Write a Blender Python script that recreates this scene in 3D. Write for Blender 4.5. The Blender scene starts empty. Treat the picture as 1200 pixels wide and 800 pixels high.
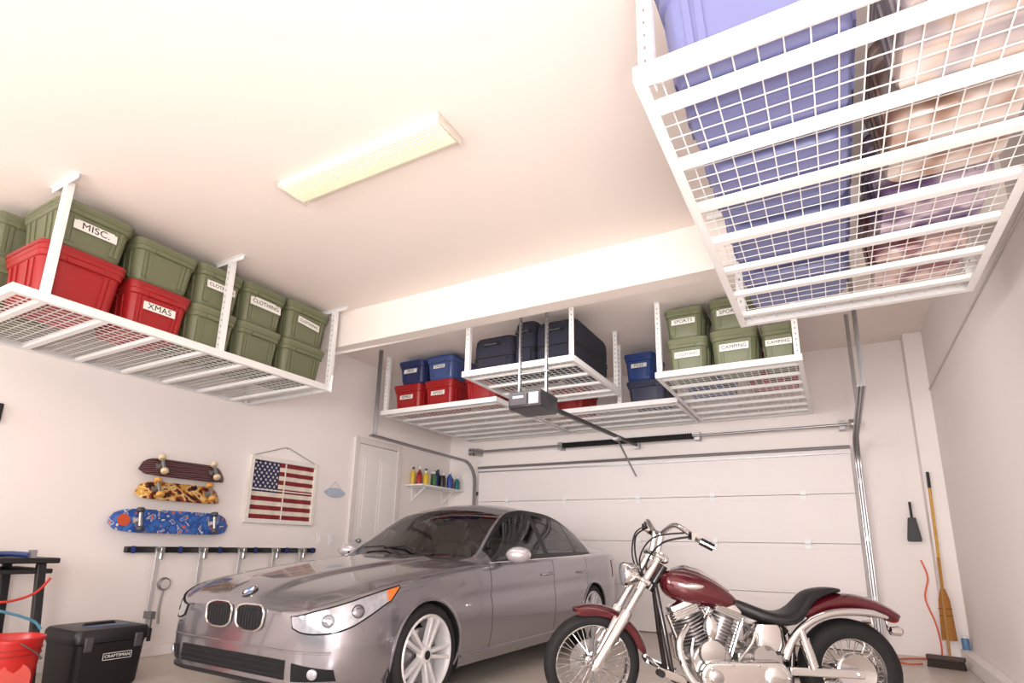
import bpy, bmesh, math, random
from mathutils import Vector, Matrix, Euler
from mathutils.bvhtree import BVHTree
pi=math.pi; R=math.radians
random.seed(4)
SC=bpy.context.scene; COL=SC.collection
SC.view_settings.view_transform='Standard'
H=.97                                   # camera height
# ---------------------------------------------------------------- materials
def lin(c):
    o=[]
    for x in c:
        x/=255.
        o.append(x/12.92 if x<=.04045 else ((x+.055)/1.055)**2.4)
    return (*o,1)
MATS={}
def mat(name,rgb,rough=.5,metal=0,var=.05,scale=9,bump=0,coat=0,emit=0,bscale=60,trans=0,alpha=None):
    if name in MATS: return MATS[name]
    m=bpy.data.materials.new(name); m.use_nodes=True; MATS[name]=m
    n=m.node_tree.nodes; l=m.node_tree.links; b=n['Principled BSDF']
    tc=n.new('ShaderNodeTexCoord'); no=n.new('ShaderNodeTexNoise'); no.inputs['Scale'].default_value=scale; no.inputs['Detail'].default_value=4
    l.new(tc.outputs['Object'],no.inputs['Vector'])
    mx=n.new('ShaderNodeMix'); mx.data_type='RGBA'
    c=lin(rgb)
    mx.inputs['A'].default_value=(*[max(0,x*(1-var)) for x in c[:3]],1)
    mx.inputs['B'].default_value=(*[min(1,x*(1+var)) for x in c[:3]],1)
    l.new(no.outputs['Fac'],mx.inputs['Factor']); l.new(mx.outputs['Result'],b.inputs['Base Color'])
    b.inputs['Roughness'].default_value=rough; b.inputs['Metallic'].default_value=metal
    if coat: b.inputs['Coat Weight'].default_value=coat; b.inputs['Coat Roughness'].default_value=.05
    if emit:
        b.inputs['Emission Color'].default_value=c; b.inputs['Emission Strength'].default_value=emit
    if trans: b.inputs['Transmission Weight'].default_value=trans
    if alpha is not None: b.inputs['Alpha'].default_value=alpha
    if bump:
        n2=n.new('ShaderNodeTexNoise'); n2.inputs['Scale'].default_value=bscale; n2.inputs['Detail'].default_value=3
        l.new(tc.outputs['Object'],n2.inputs['Vector'])
        bp=n.new('ShaderNodeBump'); bp.inputs['Strength'].default_value=bump; bp.inputs['Distance'].default_value=.01
        l.new(n2.outputs['Fac'],bp.inputs['Height']); l.new(bp.outputs['Normal'],b.inputs['Normal'])
    return m
def ramp_mat(name,stops,scale=6,rough=.4,kind='noise',detail=3,vec=(1,1,1),alpha=None,interp='CONSTANT',distort=0):
    m=bpy.data.materials.new(name); m.use_nodes=True
    n=m.node_tree.nodes; l=m.node_tree.links; b=n['Principled BSDF']; b.inputs['Roughness'].default_value=rough
    tc=n.new('ShaderNodeTexCoord'); mp=n.new('ShaderNodeMapping'); mp.inputs['Scale'].default_value=vec
    l.new(tc.outputs['Object'],mp.inputs['Vector'])
    if kind=='noise':
        t=n.new('ShaderNodeTexNoise'); t.inputs['Detail'].default_value=detail
    else:
        t=n.new('ShaderNodeTexWave'); t.bands_direction=kind; t.inputs['Distortion'].default_value=distort
    t.inputs['Scale'].default_value=scale
    l.new(mp.outputs['Vector'],t.inputs['Vector'])
    r=n.new('ShaderNodeValToRGB'); r.color_ramp.interpolation=interp
    e=r.color_ramp.elements
    e[0].position=stops[0][0]; e[0].color=lin(stops[0][1]); e[1].position=stops[1][0]; e[1].color=lin(stops[1][1])
    for p,c in stops[2:]:
        k=e.new(p); k.color=lin(c)
    l.new(t.outputs['Fac'],r.inputs['Fac']); l.new(r.outputs['Color'],b.inputs['Base Color'])
    if alpha is not None: b.inputs['Alpha'].default_value=alpha
    return m
wall_m=mat('wall_paint',(243,235,232),.75,0,.015,3,.05)
ceil_m=mat('ceiling_paint',(243,232,225),.8,0,.012,2,.05,bscale=90)
beam_m=mat('beam_paint',(245,236,229),.7,0,.015,2,.04)
floor_m=mat('floor_epoxy',(196,185,175),.35,0,.12,5,.05)
door_m=mat('garage_door_paint',(239,231,230),.45,0,.02,4)
white_m=mat('white_enamel',(240,239,238),.35,0,.02,6)
trimw_m=mat('white_trim',(241,235,232),.5,0,.02,6)
blk_m=mat('black_plastic',(22,21,24),.45,0,.15,20)
rub_m=mat('rubber',(20,19,20),.75,0,.15,25,.1)
dark_m=mat('dark_recess',(8,8,10),.9)
chrome_m=mat('chrome',(232,230,230),.09,1,.02,5)
steel_m=mat('galvanised_steel',(165,163,164),.35,.85,.08,14)
alum_m=mat('aluminium',(190,188,186),.28,.9,.05,20)
alloy_m=mat('alloy_wheel_silver',(215,212,214),.3,.3,.03,20)
green_m=mat('green_plastic',(110,114,86),.45,0,.05,7)
greenl_m=mat('green_lid_plastic',(116,120,92),.42,0,.05,7)
red_m=mat('red_plastic',(160,30,32),.4,0,.06,7)
redl_m=mat('red_lid_plastic',(150,27,29),.4,0,.06,7)
blue_m=mat('periwinkle_plastic',(110,114,158),.42,0,.05,7)
bluel_m=mat('periwinkle_lid_plastic',(102,106,150),.42,0,.05,7)
navy_m=mat('navy_plastic',(44,52,96),.45,0,.08,7)
navyg_m=mat('slate_plastic',(58,60,84),.5,0,.08,7)
bblue_m=mat('royal_blue_plastic',(40,66,128),.42,0,.06,7)
milk_m=mat('mid_blue_plastic',(70,88,140),.35,0,.05,7)
fabric_m=mat('navy_fabric',(24,25,40),.85,0,.2,40,.2)
paper_m=mat('label_paper',(238,236,230),.6,0,.02,9)
ink_m=mat('label_ink',(24,22,24),.6,0,0)
wood_m=mat('broom_wood',(206,154,62),.5,0,.15,14)
straw_m=mat('broom_straw',(172,116,54),.85,0,.3,60,.5)
paint_m=mat('car_paint',(146,143,149),.18,.75,.05,160,0,.9)
def glass(name,tint,alpha):
    m=bpy.data.materials.new(name); m.use_nodes=True
    n=m.node_tree.nodes; l=m.node_tree.links
    for x in list(n): n.remove(x)
    out=n.new('ShaderNodeOutputMaterial'); tr=n.new('ShaderNodeBsdfTransparent'); gl=n.new('ShaderNodeBsdfGlossy'); mx=n.new('ShaderNodeMixShader'); fr=n.new('ShaderNodeFresnel')
    tr.inputs['Color'].default_value=lin(tint); gl.inputs['Roughness'].default_value=.03; fr.inputs['IOR'].default_value=alpha
    l.new(fr.outputs[0],mx.inputs[0]); l.new(tr.outputs[0],mx.inputs[1]); l.new(gl.outputs[0],mx.inputs[2]); l.new(mx.outputs[0],out.inputs[0])
    return m
glassw_m=glass('windscreen_glass',(238,242,242),1.9)
glasss_m=glass('tinted_glass',(200,204,208),1.9)
# ---------------------------------------------------------------- mesh builder
class MB:
    def __init__(s): s.v=[]; s.f=[]; s.mi=[]; s.cur=0
    def add(s,vs,fs,M=None):
        b=len(s.v)
        for p in vs:
            p=Vector(p); s.v.append(M@p if M is not None else p)
        for f in fs: s.f.append([b+i for i in f]); s.mi.append(s.cur)
        return s
    def box(s,c,d,M=None):
        x,y,z=d[0]/2,d[1]/2,d[2]/2
        vs=[Vector((sx*x,sy*y,sz*z)) for sz in(-1,1) for sy in(-1,1) for sx in(-1,1)]
        T=Matrix.Translation(c)@(M if M is not None else Matrix())
        return s.add(vs,[(0,2,3,1),(4,5,7,6),(0,1,5,4),(2,6,7,3),(0,4,6,2),(1,3,7,5)],T)
    def span(s,a,b): return s.box([(a[i]+b[i])/2 for i in range(3)],[abs(b[i]-a[i]) for i in range(3)])
    def bar(s,p,q,w,h,up=(0,0,1)):
        p,q=Vector(p),Vector(q); d=q-p; L=d.length; d.normalize(); u=Vector(up)
        if abs(d.dot(u))>.98: u=Vector((1,0,0))
        sd=d.cross(u).normalized(); u=sd.cross(d)
        M=Matrix((sd,d,u)).transposed().to_4x4()
        return s.box((p+q)/2,(w,L,h),M)
    def rings(s,rs,closed=True,c0=True,c1=True):
        n=len(rs[0]); vs=[p for r in rs for p in r]; fs=[]
        for i in range(len(rs)-1):
            for j in range(n if closed else n-1):
                k=(j+1)%n; fs.append((i*n+j,i*n+k,(i+1)*n+k,(i+1)*n+j))
        if closed and c0: fs.append(tuple(range(n))[::-1])
        if closed and c1: fs.append(tuple((len(rs)-1)*n+j for j in range(n)))
        return s.add(vs,fs)
    def tube(s,pts,r,n=8,closed=False,sy=1):
        pts=[Vector(p) for p in pts]; m=len(pts); rs=r if isinstance(r,(list,tuple)) else [r]*m
        ref=None; rings=[]
        for i,p in enumerate(pts):
            if closed: d=pts[(i+1)%m]-pts[i-1]
            else: d=(pts[min(i+1,m-1)]-pts[max(i-1,0)])
            d.normalize()
            if ref is None:
                ref=Vector((0,0,1)) if abs(d.z)<.9 else Vector((1,0,0))
            a=(ref-d*ref.dot(d)).normalized(); ref=a; b=d.cross(a)
            rings.append([p+(a*math.cos(2*pi*k/n)+b*math.sin(2*pi*k/n)*sy)*rs[i] for k in range(n)])
        if closed: rings.append(rings[0]); return s.rings(rings,True,False,False)
        return s.rings(rings)
    def cyl(s,p,q,r,r2=None,n=16): return s.tube([p,q],[r,r if r2 is None else r2],n)
    def lathe(s,prof,M=None,n=24,closed=False):
        rs=[[Vector((r*math.cos(2*pi*k/n),r*math.sin(2*pi*k/n),z)) for k in range(n)] for r,z in prof]
        if closed: rs.append(rs[0])
        if M is not None: rs=[[M@p for p in r] for r in rs]
        return s.rings(rs,True,not closed,not closed)
    def ball(s,c,r,n=14):
        c=Vector(c); r=(r,r,r) if not isinstance(r,(tuple,list)) else r; rs=[]
        m=n//2+1
        for i in range(m):
            a=-pi/2+pi*i/(m-1); a=max(-pi/2+.06,min(pi/2-.06,a))
            rs.append([c+Vector((r[0]*math.cos(a)*math.cos(2*pi*k/n),r[1]*math.cos(a)*math.sin(2*pi*k/n),r[2]*math.sin(a))) for k in range(n)])
        return s.rings(rs)
    def prism(s,poly,M,t):
        n=len(poly); vs=[Vector((x,y,-t/2)) for x,y in poly]+[Vector((x,y,t/2)) for x,y in poly]
        fs=[tuple(range(n))[::-1],tuple(range(n,2*n))]+[(i,(i+1)%n,n+(i+1)%n,n+i) for i in range(n)]
        return s.add(vs,fs,M)
    def build(s,name,mats,parent=None,smooth=True,bevel=0,seg=2,sub=0,solid=0,ang=40,recalc=True):
        me=s.mesh(name,mats,smooth,ang,recalc)
        return link(name,me,parent,bevel,seg,sub,solid)
    def mesh(s,name,mats,smooth=True,ang=40,recalc=True):
        me=bpy.data.meshes.new(name); me.from_pydata([tuple(v) for v in s.v],[],s.f)
        for m in (mats if isinstance(mats,(list,tuple)) else [mats]): me.materials.append(m)
        for p,i in zip(me.polygons,s.mi): p.material_index=i
        if recalc:
            bm=bmesh.new(); bm.from_mesh(me); bmesh.ops.recalc_face_normals(bm,faces=bm.faces); bm.to_mesh(me); bm.free()
        if smooth:
            me.polygons.foreach_set('use_smooth',[True]*len(me.polygons)); me.set_sharp_from_angle(angle=R(ang))
        me.update(); return me
def link(name,me,parent=None,bevel=0,seg=2,sub=0,solid=0):
    o=bpy.data.objects.new(name,me); COL.objects.link(o)
    if parent: o.parent=parent
    if solid:
        m=o.modifiers.new('s','SOLIDIFY'); m.thickness=solid; m.offset=-1
    if bevel:
        m=o.modifiers.new('b','BEVEL'); m.width=bevel; m.segments=seg; m.limit_method='ANGLE'; m.angle_limit=R(35)
    if sub:
        m=o.modifiers.new('u','SUBSURF'); m.levels=sub; m.render_levels=sub
    return o
def tag(o,label,cat,group=None,kind=None):
    o['label']=label; o['category']=cat
    if group: o['group']=group
    if kind: o['kind']=kind
    return o
def empty(name,loc,label,cat,group=None,rz=0,sc=1):
    o=bpy.data.objects.new(name,None); COL.objects.link(o); o.location=loc; o.rotation_euler=(0,0,rz); o.scale=(sc,)*3; o.empty_display_size=.1
    return tag(o,label,cat,group)
TXT={}
def text(s,size,m,parent,M,name='lettering',sx=1.0):
    key=(s,round(size,4),m.name,sx)
    if key not in TXT:
        cu=bpy.data.curves.new('t','FONT'); cu.body=s; cu.size=size; cu.align_x='CENTER'; cu.align_y='CENTER'; cu.extrude=.0006; cu.space_character=1.05
        o=bpy.data.objects.new('t',cu); COL.objects.link(o)
        bpy.context.view_layer.update()
        me=bpy.data.meshes.new_from_object(o.evaluated_get(bpy.context.evaluated_depsgraph_get()))
        bpy.data.objects.remove(o); me.materials.clear(); me.materials.append(m); me.name=name
        if sx!=1: me.transform(Matrix.Diagonal((sx,1,1,1)))
        TXT[key]=me
    o=bpy.data.objects.new(name,TXT[key]); COL.objects.link(o); o.parent=parent; o.matrix_local=M
    return o
def struct(o,kind='structure'): o['kind']=kind; return o
def arc(pts,n=6):
    o=[]; P_=[Vector(pts[0])]+[Vector(p) for p in pts]+[Vector(pts[-1])]
    for i in range(1,len(P_)-2):
        a,b,c,d=P_[i-1:i+3]
        for k in range(n):
            t=k/n; o.append(.5*((2*b)+(c-a)*t+(2*a-5*b+4*c-d)*t*t+(3*b-a-3*c+d)*t**3))
    return o+[P_[-1]]
# ---------------------------------------------------------------- camera
cam=bpy.data.cameras.new('camera'); co=bpy.data.objects.new('camera',cam); COL.objects.link(co)
cam.sensor_width=36; cam.lens=36*663/1200; cam.shift_y=80/1200; cam.clip_start=.02
co.matrix_world=Matrix(((.8711,.0980,.4813,0),(.4905,-.2140,-.8447,0),(.0202,.9719,-.2346,H),(0,0,0,1)))
SC.camera=co
# ---------------------------------------------------------------- room
XL,XR,YB=-5.2,.97,7.2; ZC=H+2.17; ZB2=H+2.30; YBM=3.63
struct(MB().span((XL-.2,-4,-.1),(XR+.2,YB+.2,0)).build('floor',floor_m))
struct(MB().span((XL-.1,-4,0),(XL,YB+.1,3.5)).build('wall_left',wall_m))
struct(MB().span((XR,-4,0),(XR+.1,YB+.1,3.5)).build('wall_right',wall_m))
struct(MB().span((XL,YB,0),(XR,YB+.1,3.5)).build('wall_back',wall_m))
c=MB(); c.span((XL,-4,ZC),(XR,YBM,ZC+.1)); c.span((XL,YBM+.16,ZB2),(XR,YB,ZB2+.1)); struct(c.build('ceiling',ceil_m))
struct(MB().span((XL,YBM,H+1.82),(XR,YBM+.16,ZB2+.1)).build('trim_1',beam_m,bevel=.006))
struct(MB().span((.80,7.0,0),(XR,YB,ZB2)).build('trim_2',wall_m,bevel=.004))
struct(MB().span((XR-.085,-1.0,0),(XR,7.0,.13)).build('baseboard_right',trimw_m,bevel=.008))
struct(MB().span((XL,-1,0),(XL+.015,5.05,.09)).build('baseboard_left',trimw_m,bevel=.004))
tag(MB().tube([(XR-.008,7.0,H+1.66),(XR-.008,5.2,H+1.68),(XR-.008,2.2,H+1.70)],.006,6).build('electric_cable',mat('grey_cable',(196,188,184),.5)),'thin grey cable running along the upper right wall','cable')
# garage door
gd=bpy.data.objects.new('door_1',None); COL.objects.link(gd); gd.location=(-2.2,7.14,0); gd['kind']='structure'
for i in range(4):
    z0=.01+i*.53
    m=MB(); m.span((-2.4,-.02,z0),(2.4,.03,z0+.525)); m.span((-2.4,-.0235,z0+.03),(2.4,-.0201,z0+.05)); m.span((-2.4,-.0235,z0+.47),(2.4,-.0201,z0+.49))
    m.build('panel_section',door_m,gd,bevel=.003)
for i in (1,2,3):
    for x in (-1.9,-1.0,0.02,.93,1.9):
        m=MB(); m.span((x-.03,-.034,.53*i-.055),(x+.03,-.0265,.53*i+.055)); m.tube([(x-.03,-.038,.53*i),(x+.03,-.038,.53*i)],.009,8)
        m.build('hinge',white_m,gd)
m=MB(); m.tube([(-2.4,-.05,2.10),(2.4,-.05,2.10)],.018,8); m.span((-2.4,-.05,2.03),(2.4,-.021,2.045)); m.build('strut',steel_m,gd)
# interior door on the left wall
d2=bpy.data.objects.new('door_2',None); COL.objects.link(d2); d2.location=(XL,5.56,0); d2['kind']='structure'
m=MB(); m.span((.002,-.36,.0),(.03,.36,2.2))
m.build('door_slab',trimw_m,d2,bevel=.004)
m=MB()
for z0,z1 in((.2,.95),(1.1,2.05)):
    for y0,y1 in((-.28,-.03),(.03,.28)):
        m.span((.0301,y0,z0),(.034,y1,z1)); m.span((.0341,y0+.04,z0+.04),(.039,y1-.04,z1-.04))
m.build('door_panels',trimw_m,d2,bevel=.003)
m=MB(); m.span((.001,-.44,0),(.045,-.365,2.28)); m.span((.001,.365,0),(.045,.44,2.28)); m.span((.001,-.365,2.205),(.045,.365,2.28)); m.build('casing',mat('casing_paint',(226,218,214),.5),d2,bevel=.006)  # casing paint, one even tone slightly darker than the door slab
MB().ball((.08,-.29,1.0),.03).cyl((.03,-.29,1.0),(.08,-.29,1.0),.012).build('door_knob',steel_m,d2)
# tracks
def track(name,x,label,hs):
    r=empty(name,(x,7.1,0),label,'door track','garage door tracks')
    m=MB(); pts=[(0,0,.02),(0,0,1.0),(0,0,1.85)]+[(0,-.3+.3*math.cos(a*pi/16),1.87+.3*math.sin(a*pi/16)) for a in range(9)]+[(0,-1.2,2.18),(0,-2.25,2.2)]
    for dx in(-.022,.022): m.tube([(p[0]+dx,p[1],p[2]) for p in pts],.009,6)
    m.tube([(p[0],p[1]+.012,p[2]+.01) for p in pts],.016,6)
    m.build('rail',steel_m,r)
    for y in hs:
        m=MB(); m.bar((0,y,2.2),(0,y+(.0),ZB2-.002),.035,.004); m.bar((.016,y+.016,2.2),(.016,y+.016,ZB2-.002),.004,.035); m.build('hanger',steel_m,r)
    for z in(.5,1.1,1.7): MB().span((-.03,.0,z),(.03,.095,z+.05)).build('bracket',steel_m,r)
track('garage_door_track',-4.66,'steel door track near the paint shelf, curving from the door to the ceiling hanger',(-2.2,))
track('garage_door_track',.26,'steel door track beside the broom corner, curving up and running towards the camera',(-2.2,-.95))
sp=empty('torsion_spring_shaft',(-2.2,7.06,H+1.37),'steel shaft with black coil spring above the garage door','spring shaft')
MB().tube([(-2.55,0,0),(2.5,0,0)],.016,10).build('shaft',steel_m,sp)
m=MB(); pts=[]; NT=80
for i in range(0,NT*8+1):
    a=i*2*pi/8; pts.append((-1.0+1.75*i/(NT*8),.030*math.cos(a),.030*math.sin(a)))
m.tube(pts,.0105,5); m.build('spring',blk_m,sp)
for x in(-2.5,2.45):
    m=MB(); m.lathe([(.02,-.03),(.06,-.03),(.055,-.01),(.055,.01),(.06,.03),(.02,.03)],Matrix.Translation((x,0,0))@Matrix.Rotation(pi/2,4,'Y'),20); m.build('cable_drum',alum_m,sp)
for x in(-2.42,-1.05,.8,2.35): MB().span((x-.03,.0,-.05),(x+.03,.138,.05)).build('bearing_bracket',steel_m,sp)
# ---------------------------------------------------------------- racks
def rack(label,x0,x1,y0,y1,z,zc,posts,nb=7,pitch=.06,name='overhead_rack',bh=.17,wr=.0022):
    r=empty(name,((x0+x1)/2,(y0+y1)/2,z),label,'ceiling rack','overhead storage racks')
    a=(x1-x0)/2; b=(y1-y0)/2
    for s in(-1,1):
        m=MB(); m.span((s*a-.003,-b+.0035,0),(s*a+.003,b-.0035,.055)); m.span((s*(a-.0035),-b+.036,.0005),(s*(a-.035),b-.036,.004)); m.build('side_rail',white_m,r)
        m=MB(); m.span((-a-.003,s*b-.003,0),(a+.003,s*b+.003,.055)); m.span((-a+.0035,s*(b-.0035),.0005),(a-.0035,s*(b-.035),.004)); m.build('end_rail',white_m,r)
    for i in range(nb):
        y=-b+(2*b)*(i+.5)/nb
        m=MB(); m.span((-a+.004,y-.020,.0045),(a-.004,y+.020,.024)); m.span((-a+.004,y-.030,.0242),(a-.004,y+.030,.028)); m.build('crossbar',white_m,r)
    m=MB(); n=int(2*a/pitch)
    for i in range(1,n): x=-a+2*a*i/n; m.span((x-wr,-b+.004,.031),(x+wr,b-.004,.0354))
    n=int(2*b/pitch)
    for i in range(1,n): y=-b+2*b*i/n; m.span((-a+.004,y-wr,.0285),(a-.004,y+wr,.031))
    m.build('wire_deck',white_m,r,smooth=False)
    for (px,py,sx) in posts:
        X=px-(x0+x1)/2; Y=py-(y0+y1)/2; t=zc-z
        m=MB(); m.span((X-.0225,Y-.002,0.006),(X+.0225,Y+.002,t-.004)); m.span((X-.0225*sx-.002,Y+.0021,0.006),(X-.0225*sx+.002,Y+.04,t-.004))
        m.cur=1
        zz=.09
        while zz<t-.05: m.span((X-.004,Y-.0024,zz),(X+.004,Y+.0024,zz+.014)); zz+=.05
        m.build('post',[white_m,mat('post_hole',(120,116,116),.7)],r)
        m=MB(); m.span((X-bh,Y-.02,t-.004),(X+bh,Y+.02,t-.0005)); m.span((X-bh,Y-.0045,t-.035),(X+bh,Y-.0025,t-.0045)); m.build('ceiling_bracket',white_m,r)
    return r
ZL=H+1.36
rack('long white wire rack on the left wall above the skateboards',-5.19,-3.98,1.18,3.58,ZL,ZC,[(-4.0,1.32,-1),(-4.0,2.45,-1),(-4.0,3.54,-1),(-5.15,1.32,1),(-5.15,3.54,1)],wr=.003)
ZRr=H+1.42
rack('white wire rack near the camera holding periwinkle and clear bins',-.42,.775,1.467,3.74,ZRr,ZC,[(-.39,1.50,-1),(.745,1.50,1),(-.39,3.55,-1),(.745,3.55,1)],nb=7,pitch=.068)
ZM=H+1.60
rack('square white rack holding dark luggage above the door opener',-3.06,-1.88,4.37,5.65,ZM,ZB2,[(-3.03,4.40,-1),(-1.91,4.40,1),(-3.03,5.58,-1),(-1.91,5.58,1)],nb=4,bh=.025,wr=.003)
ZK=H+1.54
rack('white wire rack in the far left corner under red and blue bins',-4.78,-3.12,5.12,7.12,ZK,ZB2,[(-4.75,5.15,-1)],bh=.024,wr=.003)
rack('white wire rack carrying the blue files bin',-3.08,-1.37,5.98,7.12,ZK,ZB2,[(-2.02,6.01,-1)],nb=4,bh=.024,wr=.003)
rack('white wire rack carrying green sports and camping bins',-1.335,-.12,5.02,7.12,ZK,ZB2,[(-1.305,5.05,-1),(-.15,5.05,1)],bh=.024,wr=.003)
# ---------------------------------------------------------------- totes
def rr(w,d,r,z,n=5):
    o=[]
    for cx,cy,a0 in((w/2-r,d/2-r,0),(-w/2+r,d/2-r,90),(-w/2+r,-d/2+r,180),(w/2-r,-d/2+r,270)):
        for i in range(n): a=R(a0+90*i/(n-1)); o.append(Vector((cx+r*math.cos(a),cy+r*math.sin(a),z)))
    return o
TM={}
def tote(label,w,d,h,bm_,lm_,loc,rz,group,txt=None,lid=True,lw=.5,lz=.52,tilt=0,lx=0):
    key=(w,d,h,bm_.name,lm_.name)
    if key not in TM:
        m=MB(); r=.06
        prof=[(0,.79),(.012,.82),(.10*h,.84),(.70*h,.912),(.715*h,.95),(.80*h,.96),(.81*h,.978),(.905*h,.988)]
        m.rings([rr(w*s,d*s,r,z) for z,s in prof])
        def wall(t): return .84+.072*(t-.10)/.60
        for sy in(-1,1):
            m.box((0,sy*d*.475,h*.74),(w*.42,.03,.028))
            for q in(-.36,-.29,.29,.36):
                p0=Vector((q*w*wall(.1),sy*(d/2*wall(.1)+.002),h*.10)); p1=Vector((q*w*wall(.68),sy*(d/2*wall(.68)+.002),h*.69)); m.bar(p0,p1,.022,.012,(0,sy,0))
        for sx in(-1,1):
            for q in(-.30,-.15,.15,.30):
                p0=Vector((sx*(w/2*wall(.1)+.002),q*d*wall(.1),h*.10)); p1=Vector((sx*(w/2*wall(.68)+.002),q*d*wall(.68),h*.69)); m.bar(p0,p1,.03,.012,(sx,0,0))
        for q in(-.25,0,.25): m.box((0,q*d,-.0),(w*.6,.02,.004))
        b=m.mesh('body',bm_)
        m=MB(); m.rings([rr(w*s,d*s,.06,z) for z,s in((.895*h,.99),(.88*h,1.0),(.945*h,1.0),(.955*h,.985),(.965*h,.93),(.95*h,.90),(.95*h,.84),(.985*h,.82),(h,.80))])
        l=m.mesh('lid',lm_)
        TM[key]=(b,l)
    b,l=TM[key]
    t=empty('storage_bin',loc,label,'storage bin',group,rz)
    link('body',b,t)
    link('lid',l,t)
    if txt:
        y=-d/2*(.84+.072*(lz-.1)/.6)-.012
        th=math.atan(.072*d/2/(.6*h))
        M=Matrix.Translation((lx,y,h*lz))@Matrix.Rotation(-th,4,'X')@Matrix.Rotation(tilt,4,'Y')
        p=MB(); p.box((0,0,0),(w*lw,.003,w*lw*.27),M); lab=p.build('label',paper_m,t); 
        size=min(w*lw*.28, w*lw*1.32/max(3,len(txt)))
        text(txt,size,ink_m,lab,M@Matrix.Translation((0,-.0025,0))@Matrix.Rotation(pi/2,4,'X'))
    return t
GL='storage bins on the left rack'; G=pi/2
zl=ZL+.0365
def LT(y,z,w,h,c,label,txt=None,x=-4.315,d=.56,**k):
    bm_,lm_={'g':(green_m,greenl_m),'r':(red_m,redl_m)}[c]
    return tote(label,w,d,h,bm_,lm_,(x,y,z),G,GL,txt,**k)
LT(1.53,zl,.50,.40,'r','big red bin at the near end of the left rack')
LT(2.02,zl,.44,.36,'r','red bin labelled XMAS on the left rack','XMAS',lw=.5)
LT(2.435,zl,.38,.36,'g','lower green bin beside the red XMAS bin')
LT(2.84,zl,.42,.36,'g','lower green bin under the upper CLOTHING bin on the left rack')
LT(3.30,zl,.48,.36,'g','lower green bin at the far end of the left rack')
LT(1.55,zl+.401,.46,.31,'g','green bin labelled MISC. on top of the big red bin','MISC.',lw=.55,lz=.5)
LT(2.02,zl+.361,.45,.315,'g','unlabelled green bin on top of the red XMAS bin')
LT(2.445,zl+.361,.38,.335,'g','upper green bin with a small label beside the second rack post','CLOTHING',lw=.62)
LT(2.85,zl+.361,.42,.35,'g','upper green bin labelled CLOTHING on the left rack','CLOTHING',lw=.7,lz=.55)
LT(3.31,zl+.361,.48,.365,'g','upper green bin with a crooked label at the far end of the left rack','CLOTHING',lw=.5,tilt=.1)
LT(1.42,zl,.46,.40,'g','lower green bin against the left wall, mostly behind the big red bin',x=-4.88)
LT(1.42,zl+.401,.46,.31,'g','upper green bin against the left wall behind the MISC. bin',x=-4.88)
# near rack, blue and clear bins
zr=ZRr+.0365
cl=[ramp_mat('clear_box_contents_%s'%k,st,6,.25,'noise',1.5,interp='LINEAR') for k,st in(
 ('pale',[(.3,(150,138,142)),(.7,(220,214,214)),(.45,(186,176,178)),(.55,(208,188,176))]),
 ('tan',[(.3,(142,112,96)),(.7,(218,208,202)),(.42,(168,136,120)),(.52,(206,190,182))]),
 ('mauve',[(.3,(92,74,110)),(.7,(190,166,182)),(.45,(126,102,134)),(.55,(206,190,202))]),
 ('rose',[(.3,(156,84,78)),(.7,(210,190,190)),(.42,(138,90,100)),(.52,(216,184,176))]))]
frost=mat('frosted_lid',(225,222,222),.3)
GB='periwinkle bins on the near rack'; GCq='clear boxes on the near rack'
bl=['periwinkle bin nearest the camera, at the front of the near rack','second periwinkle bin from the front of the near rack','third periwinkle bin from the front of the near rack','periwinkle bin at the far end of the near rack']
cb=['clear box with pale contents at the front corner of the near rack','clear box with tan contents, second from the front','clear box with mauve contents, third from the front','clear box with reddish contents at the far end of the near rack']
for i in range(4):
    y=1.77+i*.525
    tote(bl[i],.60,.52,.42,blue_m,bluel_m,(-.07,y,zr),0,GB)
    tote(cb[i],.46,.50,.36,cl[i],frost,(.49,y,zr),0,GCq)
# back racks
GK='storage bins on the back racks'; zk=ZK+.0365
def BT(x,y,z,w,h,ms,label,txt=None,d=.55,**k): return tote(label,w,d,h,ms[0],ms[1],(x,y,z),0,GK,txt,**k)
gg=(green_m,greenl_m); rd=(red_m,redl_m)
BT(-4.48,5.48,zk,.44,.36,rd,'red bin under the blue SKIS bin in the far left corner','XMAS',lw=.45)
BT(-4.0,5.48,zk,.44,.36,rd,'red bin under the blue TAXES bin','XMAS',lw=.45)
BT(-3.40,5.48,zk,.48,.36,rd,'red bin partly hidden behind the luggage rack')
BT(-4.44,5.48,zk+.361,.40,.30,(navy_m,bblue_m),'blue bin labelled SKIS stacked on the leftmost red bin of the back racks','SKIS',lw=.5)
BT(-4.0,5.48,zk+.361,.42,.30,(milk_m,bblue_m),'mid blue bin labelled TAXES','TAXES',lw=.4)
BT(-2.70,6.34,zk,.46,.36,rd,'red bin behind the dark luggage')
BT(-1.72,6.32,zk,.48,.29,(navyg_m,navyg_m),'slate grey bin under the blue FILES bin')
BT(-1.80,6.32,zk+.291,.36,.33,(bblue_m,bblue_m),'blue bin labelled FILES','FILES',lw=.5)
BT(-1.06,5.37,zk,.38,.36,gg,'lower green bin labelled CLOTHING on the right back rack','CLOTHING',lw=.6)
BT(-.65,5.37,zk,.41,.38,gg,'lower green bin labelled CAMPING under a SPORTS bin','CAMPING',lw=.6)
BT(-.29,5.40,zk,.28,.37,gg,'green bin labelled CAMPING standing alone at the right end','CAMPING',lw=.75)
BT(-1.08,5.37,zk+.361,.36,.30,gg,'upper green bin labelled SPORTS above the CLOTHING bin','SPORTS',lw=.6)
BT(-.66,5.37,zk+.381,.39,.30,gg,'upper green bin labelled SPORTS above the CAMPING bin','SPORTS',lw=.6)
BT(-.42,6.02,zk,.50,.34,rd,'red bin behind the green CAMPING bins')
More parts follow.
